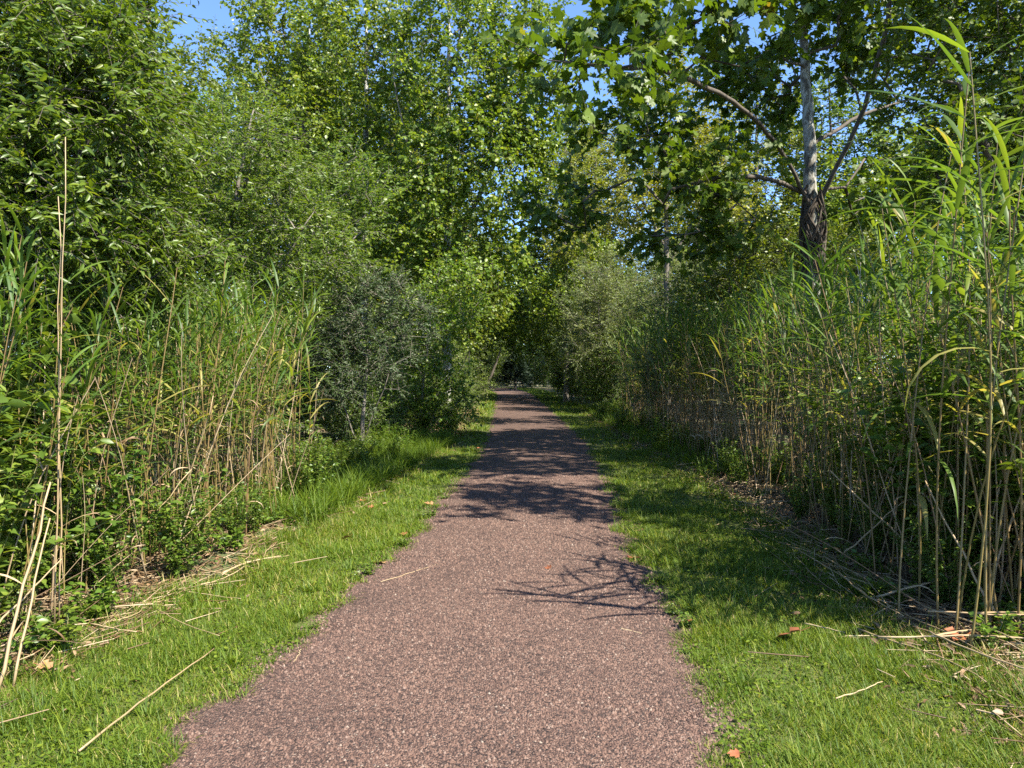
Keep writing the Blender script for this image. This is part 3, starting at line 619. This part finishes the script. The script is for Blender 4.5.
# cedar at the bend
def cedar(x, y, h, lab):
    r = rng(140); b = Bag(); lf = Bag()
    root = bpy.data.objects.new('cedar_tree', None); COL.objects.link(root); root.location = (x, y, float(hgt(x, y))-.05); tag(root, lab, 'conifer')
    tube(b, [(0, 0, 0), (.03, 0, h*.5), (0, 0, h)], [.14, .09, .02], 7)
    n = 5000; t = r.random(n)**.8; z = .5+t*(h-.5); rad = (1-t)**.7*h*.42*np.sqrt(r.random(n)*.8+.2); a = r.random(n)*6.28; rad = rad*(1+.4*np.sin(z*8)*np.cos(3*a+z*3)); z = z+.15*r.normal(size=n)
    P = np.stack([rad*np.cos(a), rad*np.sin(a), z], 1); D = np.stack([np.cos(a), np.sin(a), .2+.5*r.normal(size=n)], 1)
    leaves(lf, P, D, np.array([[0, 0, 1.]])+r.normal(size=(n, 3))*.5, .22+.16*r.random(n), .09, RHOMB, r.random(n))
    link('trunk', b.mesh('cedar_wood', M['bark_dark'], True), root); link('crown', lf.mesh('cedar_leaves', M['cedar']), root)
cedar(0.3, 70, 3.6, 'small dark conifer standing at the bend where the path ends')
make_tree('leaning_tree', 141, (-2.3, 63), [[(-2.3, 63, 0), (-1.7, 63, 1.2), (-1.0, 63, 3), (-.6, 63, 5)]], [(-.4, 63, 5.4, 1.8, 1.6, 1.6), (-1.6, 63, 6, 1.6, 1.6, 1.8)],
    120, '', 'dark tree leaning right over the far path by the clearing', r_base=.12, leafL=.2, leafW=.14, twigs=5, nleaf=8, twigL=.8, leafm='narrow')

# ------------------------------------------------------------------ reeds
def blade(bag, p, az, tilt, L, Wd, bend, r, seg=6, twist=0.):
    H = np.array([math.cos(az), math.sin(az), 0]); S = np.array([-math.sin(az), math.cos(az), 0]); cur = np.array(p, float); a = tilt
    v = []
    for k in range(seg+1):
        t = k/seg; w = Wd*.5*min(1, .35+2.6*t)*(1-t**2.2)+.0008
        T_ = H*math.sin(a)+np.array([0, 0, math.cos(a)]); Nn = np.cross(T_, S)
        tw = twist*t; Sx = S*math.cos(tw)+Nn*math.sin(tw)
        v += [cur-Sx*w-Nn*w*.3, cur, cur+Sx*w-Nn*w*.3]
        cur = cur+T_*L/seg; a += bend/seg*(.5+t)
    f = []
    for k in range(seg):
        q = 3*k
        for j in (0, 1): f += [(q+j, q+j+1, q+j+4), (q+j, q+j+4, q+j+3)]
    bag.add(v, f, r)
def stem_pts(r, h, lean):
    n = 9; t = np.linspace(0, 1, n); a = r.random()*6.28; c = lean*(t**2)*h
    return np.stack([c*math.cos(a)+.012*np.sin(t*7+a), c*math.sin(a)+.012*np.cos(t*6+a), t*h], 1)
def green_reed(seed, h, nl, low=.35, blL=.45, blW=.028, wide=0.):
    r = rng(seed); st = Bag(); lf = Bag(); pts = stem_pts(r, h, .07+.06*r.random()); t = np.linspace(0, 1, len(pts))
    tube(st, pts, .0078-.0042*t, 5, np.linspace(.1, .9, 1)[0]+.4*r.random())
    az0 = r.random()*6.28
    for k in range(nl):
        u = low+(1-low)*(k/(nl-1))**.85; p = [np.interp(u, t, pts[:, j]) for j in range(3)]
        az = az0+math.pi*(k % 2)+r.normal()*.45; top = k/(nl-1)
        dry = r.random() < .22*(1-top)
        blade(lf, p, az, 1.05+wide-.55*top+r.normal()*.18, blL*(.75+.5*math.sin(math.pi*min(1, top*.9+.1)))*(.8+.35*r.random()), blW*(.75+.4*r.random()),
              (1.9-.8*top)*(.45+.9*r.random()), .98 if dry else r.random()*.9, 6, r.normal()*.5)
    return st, lf
def dead_reed(seed, h, nl):
    r = rng(seed); st = Bag(); lf = [Bag() for _ in range(nl)]; pts = stem_pts(r, h, .05+.12*r.random()); t = np.linspace(0, 1, len(pts))
    tube(st, pts, .0070-.0038*t, 5, .1+.85*r.random())
    for k in range(nl):
        u = .15+.75*r.random(); p = [np.interp(u, t, pts[:, j]) for j in range(3)]
        blade(lf[k], p, r.random()*6.28, .5+.5*r.random(), .16+.22*r.random(), .016, 2.2+1.2*r.random(), .3+.6*r.random(), 5, r.normal()*1.5)
    return st, lf
def reed_obj(name, bags, smat, lmat, loc):
    st, lf = bags
    o = bpy.data.objects.new(name, None); COL.objects.link(o); o.location = loc; o.empty_display_size = .1
    link('stem', st.mesh(name+'_stem', M[smat], True), o)
    if isinstance(lf, list):
        for q in lf: link('dry_blade', q.mesh(name+'_dry_blade', M[lmat]), o)
    else: link('leaves', lf.mesh(name+'_leaves', M[lmat]), o)
    return o
greens = []; deads = []
GB = [green_reed(300+k, 2.55+.12*(k % 4), 12+k % 4, .40+.05*(k % 3), .52, .029) for k in range(8)]
DB = [dead_reed(340+k, 2.1+.14*(k % 5), 1+k % 4) for k in range(8)]
def first(bags_list, k, name, sm, lm, cache={}):
    key = (name, k)
    if key not in cache: cache[key] = reed_obj(name, bags_list[k], sm, lm, (0, 0, 0)); return cache[key], True
    return cache[key], False
def put(green, k, x, y, rz, s, lean, lab, cat, group):
    name = 'green_reed' if green else 'dead_reed'
    o, new = first(GB if green else DB, k, name, 'reedstem' if green else 'oldreed', 'reedleaf' if green else 'oldreed')
    rot = (lean[0], lean[1], rz); loc = (x, y, float(hgt(x, y))-.03)
    if not new: o = dup(o, loc, rot, (s, s, s))
    o.location = loc; o.rotation_euler = rot; o.scale = (s, s, s); tag(o, lab, cat, group); return o
r = rng(400)
def bed(side, y0, y1, n, width, hmul, gfrac):
    for _ in range(n):
        y = y0+(y1-y0)*r.random()**1.15; off = .05+width*r.random()**1.35
        x = (vl(y)-.10-off) if side < 0 else (vr(y)+.12+off)
        gr = r.random() < gfrac; k = int(r.integers(8)); s = hmul(x, y)*(.82+.3*r.random())
        ln = (r.normal()*.11, r.normal()*.10+(.07 if side < 0 else -.07)) if gr else (r.normal()*.17, r.normal()*.17)
        if not gr and r.random() < .16: ln = (r.normal()*.5, r.normal()*.5); s *= .7
        if gr: lab, g_ = (('green reed with arching blades in the left thicket', 'green reeds left of the path') if side < 0 else ('green reed with long blades in the right thicket', 'green reeds right of the path'))
        else: lab, g_ = (('bare tan dead reed stalk in the left thicket', 'dead reeds left of the path') if side < 0 else ('bare brown dead reed stalk in the right thicket', 'dead reeds right of the path'))
        put(gr, k, x, y, r.random()*6.28, s, ln, lab, 'reed' if gr else 'dead reed', g_)
hl = lambda x, y: .86 if y > 5.8 else .74
hr_ = lambda x, y: 1.0 if y < 9 else .92
bed(-1, 3.9, 7.0, 66, 1.3, hl, .36)
bed(-1, 6.5, 9.6, 62, 1.1, hl, .62)
bed(1, 4.3, 8.0, 80, 1.3, hr_, .5)
bed(1, 7.5, 19, 88, 1.1, hr_, .6)
# the rest of the reeds, one mass
def reed_mass():
    r = rng(410); S = Bag(); L = Bag(); SD = Bag()
    def put_m(bags, x, y, s, rz, lean, out_s, out_l):
        c, q = math.cos(rz), math.sin(rz); z0 = float(hgt(x, y))-.03
        for src, dst in [(bags[0], out_s)]+[(q, out_l) for q in (bags[1] if isinstance(bags[1], list) else [bags[1]])]:
            if not src.v: continue
            v = np.concatenate(src.v)*s; X = v[:, 0]*c-v[:, 1]*q+v[:, 2]*lean[0]+x; Y = v[:, 0]*q+v[:, 1]*c+v[:, 2]*lean[1]+y
            dst.add(np.stack([X, Y, v[:, 2]+z0], 1), np.concatenate(src.t), np.concatenate(src.r))
    for k in range(1600):
        side = -1 if k % 5 < 2 else 1
        y = (3.9+r.random()*6) if side < 0 else (4.2+r.random()*20)
        off = .35+2.6*r.random()**1.2
        x = vl(y)-off if side < 0 else vr(y)+off
        hs = .78 if side < 0 else .98
        if r.random() < .6: put_m(GB[int(r.integers(8))], x, y, hs*(.85+.25*r.random()), r.random()*6.28, r.normal(size=2)*.08, S, L)
        else: put_m(DB[int(r.integers(8))], x, y, hs*(.85+.25*r.random())*(1 if k % 2 else .6), r.random()*6.28, r.normal(size=2)*(.35 if k % 7 == 0 else .16), SD, SD)
    o = link('reed_bed', L.mesh('reed_bed', M['reedleaf'])); tag(o, 'mass of reeds deeper in the thickets on both sides', 'reed bed', kind='stuff')
    link('stems', S.mesh('reed_bed_stems', M['reedstem'], True), o); link('dead_stems', SD.mesh('reed_bed_dead_stems', M['oldreed'], True), o)
reed_mass()
# standout reeds
def special(name, bags, sm, lm, x, y, rot, lab, cat):
    o = reed_obj(name, bags, sm, lm, (x, y, float(hgt(x, y))-.03)); o.rotation_euler = rot; tag(o, lab, cat); return o
def lean_reed(seed, base, top, rad, lab, nl=2, sag=.0):
    """a dead stalk from base to top point"""
    r = rng(seed); A = np.array(base, float); B = np.array(top, float); t = np.linspace(0, 1, 9)
    pts = (B-A)[None]*t[:, None]; pts[:, 2] -= sag*np.sin(np.pi*t); pts += r.normal(size=(9, 3))*.006
    st = Bag(); lf = [Bag() for _ in range(nl)]; tube(st, pts, rad*(1-.5*t), 6, .75, True)
    for k in range(nl): blade(lf[k], pts[2+2*k % 7], r.random()*6.28, 1.0, .22+.1*r.random(), .014, 1.5, .8, 5, r.normal())
    o = bpy.data.objects.new('dead_reed', None); COL.objects.link(o); o.location = A
    link('stem', st.mesh('leaning_stalk', M['dry'], True), o)
    for q in lf: link('dry_blade', q.mesh('leaning_stalk_blade', M['dry']), o)
    return tag(o, lab, 'dead reed')
special('green_reed', green_reed(501, 3.25, 17, .34, .60, .038, .35), 'reedstem', 'reedleaf', 2.58, 4.75, (0, -.03, .6), 'tallest green reed, broad blades spread near the top right corner', 'reed')
special('green_reed', green_reed(506, 3.05, 16, .40, .60, .036, .45), 'reedstem', 'reedleaf', 2.45, 4.95, (.04, -.06, 3.6), 'broad-bladed reed left of the tallest one, blades spread wide', 'reed')
special('green_reed', green_reed(507, 3.15, 16, .42, .60, .036, .35), 'reedstem', 'reedleaf', 2.68, 4.45, (.0, .0, 5.0), 'tall broad-bladed reed close in front of the tallest one', 'reed')
special('green_reed', green_reed(508, 3.2, 19, .45, .62, .036, .4), 'reedstem', 'reedleaf', 2.52, 4.3, (.02, -.10, 1.9), 'tall broad-bladed reed leaning toward the path, nearest of the right thicket', 'reed')
special('green_reed', green_reed(509, 3.1, 19, .45, .60, .036, .4), 'reedstem', 'reedleaf', 2.60, 4.62, (.05, -.12, 3.0), 'broad-bladed reed leaning left between the two tallest ones', 'reed')
special('green_reed', green_reed(502, 3.0, 16, .30, .58, .036, .35), 'reedstem', 'reedleaf', 2.95, 4.9, (.03, .03, 2.2), 'broad-bladed reed just right of the tallest one', 'reed')
special('green_reed', green_reed(503, 2.75, 16, .30, .56, .036, .35), 'reedstem', 'reedleaf', 2.75, 5.3, (0, -.08, 1.2), 'broad-bladed reed leaning toward the path beside the tallest one', 'reed')
special('green_reed', green_reed(504, 2.7, 15, .30, .54, .036, .35), 'reedstem', 'reedleaf', 3.1, 4.6, (-.03, -.04, 4.2), 'broad-bladed green reed at the right picture edge', 'reed')
special('green_reed', green_reed(505, 2.5, 14, .36, .52, .034, .35), 'reedstem', 'reedleaf', 2.75, 5.9, (.0, -.10, 5.2), 'shorter broad-bladed reed hanging out from the right thicket', 'reed')
def plume(root, h, seed):
    r = rng(seed); b = Bag(); n = 420; t = r.random(n); A = np.stack([.02*r.normal(size=n), .02*r.normal(size=n), h-.28+.28*t], 1); a = r.random(n)*6.28
    D = np.stack([np.cos(a)*.6+.5, np.sin(a)*.6, .5+.3*r.normal(size=n)], 1); B = A+unit(D+np.array([[0, 0, .5]]))*(.03+.06*(1-t))[:, None]
    sticks(b, A, B, .0016, .0008, .1+.3*r.random(n)); link('plume', b.mesh('plume', M['dry']), root)
for o_ in [q for q in COL.objects if q.get('label', '').startswith('broad-bladed green reed at the right')]: plume(o_, 2.95 if 'just' in o_['label'] else 2.68, 9)
lean_reed(510, (*W(52, 640, 4.7)[:2], 0), W(68, 138, 4.7), .0052, 'tallest pale dry reed stalk, standing straight at the left', 1)
lean_reed(511, (*W(58, 640, 4.75)[:2], 0), W(60, 196, 4.7), .0052, 'pale dry stalk close beside the tallest one at the left', 1)
lean_reed(512, W(-8, 700, 3.9), W(52, 480, 4.3), .010, 'thick pale stalk leaning out at the bottom left corner', 2)
lean_reed(513, W(10, 690, 3.95), W(48, 520, 4.3), .008, 'thin pale stalk crossing the thick one at bottom left', 1)
lean_reed(514, W(-20, 640, 4.2), W(60, 560, 4.5), .007, 'short broken stalk slanting across the bottom left reeds', 0)
lean_reed(515, (*W(165, 560, 6.7)[:2], .1), W(215, 395, 6.6), .007, 'slanting dry stalk in the middle of the left thicket', 1)
lean_reed(516, (*W(95, 590, 5.8)[:2], .05), W(190, 470, 6.2), .007, 'dry stalk slanting right low in the left thicket', 1)
for k, (a, c, lab) in enumerate([((870, 600, 5.4), (1015, 560, 5.2), 'thick brown stalk lying almost level in the lower right reeds'),
                                ((925, 560, 5.9), (830, 470, 6.2), 'slanting brown stalk crossing the right reeds'),
                                ((1010, 640, 4.7), (925, 480, 5.2), 'long brown stalk leaning left at the right edge'),
                                ((840, 560, 6.6), (905, 500, 6.3), 'short brown stalk leaning right in the right reeds'),
                                ((985, 600, 5.0), (1030, 470, 5.0), 'brown stalk leaning right at the right picture edge')]):
    lean_reed(520+k, W(*a), W(*c), .009, lab, 1)

# fallen stalks and sticks on the ground
def ground_stick(seed, a, c, rad, name, lab, cat, lift=.02, curve=0., mat='dry', val=.85, blades=0):
    r = rng(seed)
    def gp(q): d = CH*F/(q[1]-HZ); return np.array([(q[0]-CX)/F*d, d])
    A, B = gp(a), gp(c); t = np.linspace(0, 1, 11); n = unit(np.array([-(B-A)[1], (B-A)[0]])[None])[0]
    xy = A+(B-A)*t[:, None]+n*(curve*np.sin(np.pi*t))[:, None]+r.normal(size=(11, 2))*.004
    z = hgt(xy[:, 0], xy[:, 1])+lift+rad
    pts = np.stack([xy[:, 0], xy[:, 1], z], 1); o0 = pts[0].copy(); b = Bag()
    tube(b, pts-o0, rad*(1-.45*t), 6, val, True)
    for q in range(blades): blade(b, (pts-o0)[3+2*q], math.atan2(*(B-A)[::-1])+r.normal()*.3, 1.45, .35, .02, .15, val, 5, .4)
    o = link(name, b.mesh(name, M[mat], True), loc=o0); tag(o, lab, cat)
ground_stick(601, (75, 768), (213, 663), .0052, 'fallen_reed', 'long straight straw-coloured stalk lying on the left grass', 'fallen reed', .05, .02, val=.6)
ground_stick(602, (125, 555), (228, 580), .007, 'fallen_reed', 'pale fallen stalk with curled blade where left grass meets reeds', 'fallen reed', .04, blades=2)
ground_stick(603, (222, 578), (280, 562), .009, 'fallen_reed', 'pale curled reed end lying on the left grass edge', 'fallen reed', .04, .05)
ground_stick(604, (381, 586), (440, 567), .003, 'straw', 'thin straw lying on the gravel near its left edge', 'straw', .022)
ground_stick(605, (620, 633), (644, 639), .005, 'twig', 'short tan twig lying on the gravel near its right edge', 'twig', .018)
ground_stick(606, (806, 634), (846, 642), .005, 'twig', 'short pale twig lying in the right grass', 'twig', .04)
ground_stick(607, (838, 706), (884, 692), .004, 'twig', 'small bent twig lying in the sunny right grass', 'twig', .04)
ground_stick(608, (300, 655), (292, 668), .003, 'straw', 'tiny straw at the left gravel edge', 'straw', .02)
r2 = rng(610)
labs = ['grey fallen reed across the shaded right verge, nearest the path', 'long fallen reed along the foot of the right reeds', 'fallen reed pointing at the right picture edge',
        'fallen reed crossing others at lower right', 'short fallen reed under the slanting right stalks', 'curved fallen reed in the right litter', 'pale fallen reed lowest in the right litter']
for k, (a, c) in enumerate([((860, 640), (990, 700)), ((800, 560), (1010, 690)), ((880, 655), (1050, 665)), ((905, 610), (1040, 680)), ((840, 590), (905, 640)), ((930, 640), (1050, 650)), ((930, 668), (1040, 715))]):
    ground_stick(620+k, a, c, .006, 'fallen_reed', labs[k], 'fallen reed', .05+.02*k, .03*r2.normal(), val=.6+.3*r2.random(), blades=k % 3)
for k in range(64):
    x0 = 740+r2.random()*280; y0 = 515+(x0-740)*.56+r2.normal()*17; L_ = 25+60*r2.random()
    ground_stick(640+k, (x0, y0), (x0+L_, y0+L_*(.45+.35*r2.normal())), .0035+.002*r2.random(), 'fallen_reed', 'fallen reed stem lying in the tangle along the right reeds', 'fallen reed', .02+.06*r2.random(), .05*r2.normal(), val=.2+.55*r2.random())
for o in COL.objects:
    if o.get('label', '').startswith('fallen reed stem lying in the tangle'): o['group'] = 'fallen reeds at the foot of the right thicket'
r2 = rng(611)
for k in range(22):
    x0 = 20+r2.random()*280; y0 = 668-(x0)*.42+r2.normal()*9; L_ = 20+45*r2.random()
    ground_stick(680+k, (x0, y0), (x0+L_, y0-L_*(.35+.4*r2.normal())), .003+.002*r2.random(), 'fallen_reed', 'fallen reed stem lying in the straw along the left reeds', 'fallen reed', .02+.04*r2.random(), .04*r2.normal(), val=.6+.4*r2.random())
for o in COL.objects:
    if o.get('label', '').startswith('fallen reed stem lying in the straw'): o['group'] = 'fallen reeds at the foot of the left thicket'

# fallen leaves
def fallen_leaf(seed, px, py, size, lab, val=.6, tpl=LOBED, grp=None, lift=.03):
    r = rng(seed); d = CH*F/(py-HZ); x = (px-CX)/F*d; b = Bag(); az = r.random()*6.28
    tv, tf = tpl; tv = tv.copy(); tv[:, 2] = .35*np.abs(tv[:, 1])**1.3+.18*(tv[:, 0]-.5)**2+.05*r.normal(size=len(tv))
    v = tv*size; v[:, 0] -= size/2; c, s = math.cos(az), math.sin(az)
    b.add(np.stack([v[:, 0]*c-v[:, 1]*s, v[:, 0]*s+v[:, 1]*c, v[:, 2]], 1), tf, val)
    n = len(b.v[0]); tube(b, np.array([(-size*.5*c, -size*.5*s, .004), (-size*.9*c, -size*.9*s, .012)]), .0015, 4, val*.6)
    on = pl(d) < x < pr(d); z = float(path_z(x, d)) if on else float(hgt(x, d))
    o = link('fallen_leaf', b.mesh('fallen_leaf', M['deadleaf']), loc=(x, d, z+(.006 if on else lift)), rot=(r.normal()*.25, r.normal()*.25, 0))
    tag(o, lab, 'fallen leaf', grp)
fallen_leaf(701, 381, 566, .10, 'tan fallen leaf at the left gravel edge', .95)
fallen_leaf(702, 635, 561, .12, 'curled red-brown leaf at the right gravel edge beside the branch shadow', .3)
fallen_leaf(703, 789, 650, .15, 'bright rust-brown leaf lying in the sunny right grass', .45, lift=.05)
fallen_leaf(704, 548, 573, .06, 'small dark leaf lying on the gravel within the branch shadow', .25)
fallen_leaf(705, 428, 506, .11, 'tan leaf at the left gravel edge farther up the path', .8)
fallen_leaf(706, 45, 676, .08, 'pale tan leaf under the leaning stalks at bottom left', .8, lift=.05)
fallen_leaf(707, 960, 655, .14, 'dark brown leaf in the litter below the right reeds', .3, lift=.06)
fallen_leaf(708, 735, 764, .05, 'small rust leaf at the bottom edge by the right grass', .35)
fallen_leaf(709, 688, 628, .06, 'small orange-brown leaf on the right gravel edge', .4)
r3 = rng(710)
for k in range(15):
    d = 7.5+r3.random()*14; s = -1 if r3.random() < .5 else 1
    x = (pl(d)-r3.random()*1.3) if s < 0 else (pr(d)+r3.random()*1.7)
    fallen_leaf(720+k, CX+x/d*F, HZ+CH*F/d, .07+.05*r3.random(), 'dry brown leaf lying in the shaded grass of the verge', .2+.7*r3.random(), grp='dry leaves scattered on the verges')

# ------------------------------------------------------------------ brambles and weeds (individual plants)
def plant(name, seed, h, w, nst, nl, L, Wd, lm, tpl=OVATE, whorl=1):
    r = rng(seed); st = Bag(); lf = Bag()
    for k in range(nst):
        a = r.random()*6.28; ln = w*(.2+.8*r.random()); hh = h*(.5+.5*r.random()); t = np.linspace(0, 1, 7); q = .06*r.random()
        pts = np.stack([(q+ln*t**1.5)*math.cos(a), (q+ln*t**1.5)*math.sin(a), hh*(t-.25*t**3*(ln/w))/.9], 1); pts += r.normal(size=pts.shape)*.008
        tube(st, pts, .0035-.002*t, 4, .8)
        u = .15+.85*(np.arange(nl)+r.random(nl)*.8)/nl; P = np.stack([np.interp(u, t, pts[:, j]) for j in range(3)], 1)
        P = np.repeat(P, whorl, 0); n = len(P); az = r.random(n)*6.28
        D = np.stack([np.cos(az), np.sin(az), .15+.3*r.normal(size=n)], 1); N = np.array([[0, 0, 1.]])+r.normal(size=(n, 3))*.4
        P = P+D*.012*r.random((n, 1)); s = .6+.6*r.random(n)
        leaves(lf, P, D, N, L*s, Wd*s, tpl, r.random(n)*.97)
    o = bpy.data.objects.new(name, None); COL.objects.link(o); o.empty_display_size = .1
    link('stems', st.mesh(name+'_stems', M['reedstem'], True), o); link('foliage', lf.mesh(name+'_leaves', M[lm]), o); return o
r4 = rng(800)
protos = {}
def plants(kind, args, spots, lab, cat, grp):
    first_ = True
    for (x, y, s) in spots:
        loc = (x, y, float(hgt(x, y))-.02); rz = r4.random()*6.28
        if kind not in protos:
            o = plant(kind, *args); protos[kind] = o; o.location = loc; o.rotation_euler = (0, 0, rz); o.scale = (s, s, s)
        else: o = dup(protos[kind], loc, (0, 0, rz), (s, s, s))
        tag(o, lab, cat, grp)
def along(side, y0, y1, n, o0, o1, s0, s1):
    out = []
    for _ in range(n):
        y = y0+(y1-y0)*r4.random(); o = o0+(o1-o0)*r4.random(); out.append(((vl(y)-o) if side < 0 else (vr(y)+o), y, s0+(s1-s0)*r4.random()))
    return out
plants('bramble_bush', (801, 1.0, .55, 22, 34, .050, .030, 'bramble', OVATE, 2), along(1, 4.6, 12, 30, .9, 2.4, .8, 1.6), 'bramble bush with small glossy leaves between the right reeds', 'bramble', 'brambles between the right reeds')
plants('bramble_bush', None, along(-1, 4.2, 9, 12, .9, 2.4, .8, 1.4), 'bramble bush with small leaves between the left reeds', 'bramble', 'brambles between the left reeds')
plants('bramble_bush', None, along(-1, 4.2, 9.5, 16, .0, .8, .5, .95), 'small bramble in front of the left reeds', 'bramble', 'small brambles along the front of the left reeds')
plants('bramble_bush', None, along(1, 4.9, 12, 16, .15, .9, .5, .9), 'small bramble in front of the right reeds', 'bramble', 'small brambles along the front of the right reeds')
plants('bramble_bush', None, [(-3.05, 4.35, 1.7), (-3.4, 4.7, 2.1), (-3.2, 5.1, 1.5), (-3.7, 5.2, 2.3), (-3.5, 5.9, 1.9), (-3.0, 5.6, 1.2), (-4.1, 4.9, 2.4), (-4.1, 5.8, 2.3), (-3.6, 6.8, 1.3)], 'tall bramble bush with bright leaves in the near left thicket', 'bramble', 'tall brambles in the near left thicket')
plants('bramble_bush', None, [(3.5, 4.9, 2.0), (3.9, 5.3, 2.3), (3.3, 5.6, 1.8), (4.1, 6.1, 2.4), (3.7, 6.5, 2.1), (3.5, 7.2, 1.8), (4.4, 5.4, 2.5), (4.0, 7.4, 2.2), (4.7, 6.5, 2.5)], 'tall bramble bush with glinting leaves behind the near right reeds', 'bramble', 'tall brambles in the near right thicket')
plants('leafy_weed', (802, .28, .16, 9, 9, .055, .034, 'weed', OVATE, 2), along(-1, 4, 9, 24, -.15, .7, .7, 1.3), 'small leafy weed at the foot of the left reeds', 'weed', 'weeds below the left reeds')
plants('leafy_weed', None, along(1, 4.2, 12, 22, .0, .9, .6, 1.1), 'small leafy weed at the foot of the right reeds', 'weed', 'weeds below the right reeds')
plants('leafy_weed', None, [((pl(y)+.02-.1*r4.random()) if k % 2 else (pr(y)-.02+.1*r4.random()), y, .28+.25*r4.random()) for k, y in enumerate(3.1+r4.random(22)*7)], 'tiny weed creeping over the edge of the gravel', 'weed', 'weeds at the gravel edges')
plants('tall_weed', (803, .75, .30, 20, 22, .060, .022, 'weed', RHOMB, 2), [(x, y, s) for x, y, s in along(-1, 9.0, 17, 44, .1, 1.6, .5, 1.0)], 'tall green weed in the patch between left grass and dark shrub', 'weed', 'tall weeds left of the path')
plants('tall_weed', None, along(1, 13, 30, 26, -.1, .9, .7, 1.2), 'green weed at the shaded foot of the right shrubs', 'weed', 'tall weeds right of the far path')
plants('tall_weed', None, along(-1, 18, 60, 26, -.1, 1.2, .9, 1.6), 'green weed at the foot of the left trees beyond the weed patch', 'weed', 'weeds below the far left trees')

# ------------------------------------------------------------------ light, sky, camera
sunv = np.array([.80*math.cos(R(50)), -.60*math.cos(R(50)), math.sin(R(50))]); sunv /= np.linalg.norm(sunv)
from mathutils import Vector
sd = bpy.data.lights.new('sun', 'SUN'); sd.energy = 4.1; sd.angle = R(.53); sd.color = (1, .94, .82)
so = bpy.data.objects.new('sun', sd); COL.objects.link(so); so.rotation_euler = Vector(sunv).to_track_quat('Z', 'Y').to_euler(); so.location = (20, -20, 30)
w = bpy.data.worlds.new('World'); SC.world = w; w.use_nodes = True; nt = w.node_tree
bg = nt.nodes['Background']; sk = nt.nodes.new('ShaderNodeTexSky'); sk.sky_type = 'NISHITA'; sk.sun_disc = False
sk.sun_elevation = math.asin(sunv[2]); sk.sun_rotation = math.atan2(sunv[0], sunv[1]); sk.air_density = .6; sk.dust_density = .1; sk.ozone_density = 6.0
nt.links.new(sk.outputs[0], bg.inputs[0]); bg.inputs[1].default_value = .12
cd = bpy.data.cameras.new('camera'); cam = bpy.data.objects.new('camera', cd); COL.objects.link(cam); SC.camera = cam
cd.sensor_width = 36; cd.lens = F/1024*36; cd.clip_end = 2000; cd.clip_start = .05
cam.location = (0, 0, CH); cam.rotation_euler = (R(90)-math.atan((384-HZ)/F), 0, 0)
SC.view_settings.view_transform = 'Standard'; SC.view_settings.look = 'None'; SC.view_settings.gamma = 1; SC.view_settings.exposure = 1.9
c = SC.cycles; c.max_bounces = 5; c.diffuse_bounces = 3; c.glossy_bounces = 2; c.transmission_bounces = 4; c.transparent_max_bounces = 4
c.caustics_reflective = False; c.caustics_refractive = False; c.sample_clamp_indirect = 4
c.use_denoising = False
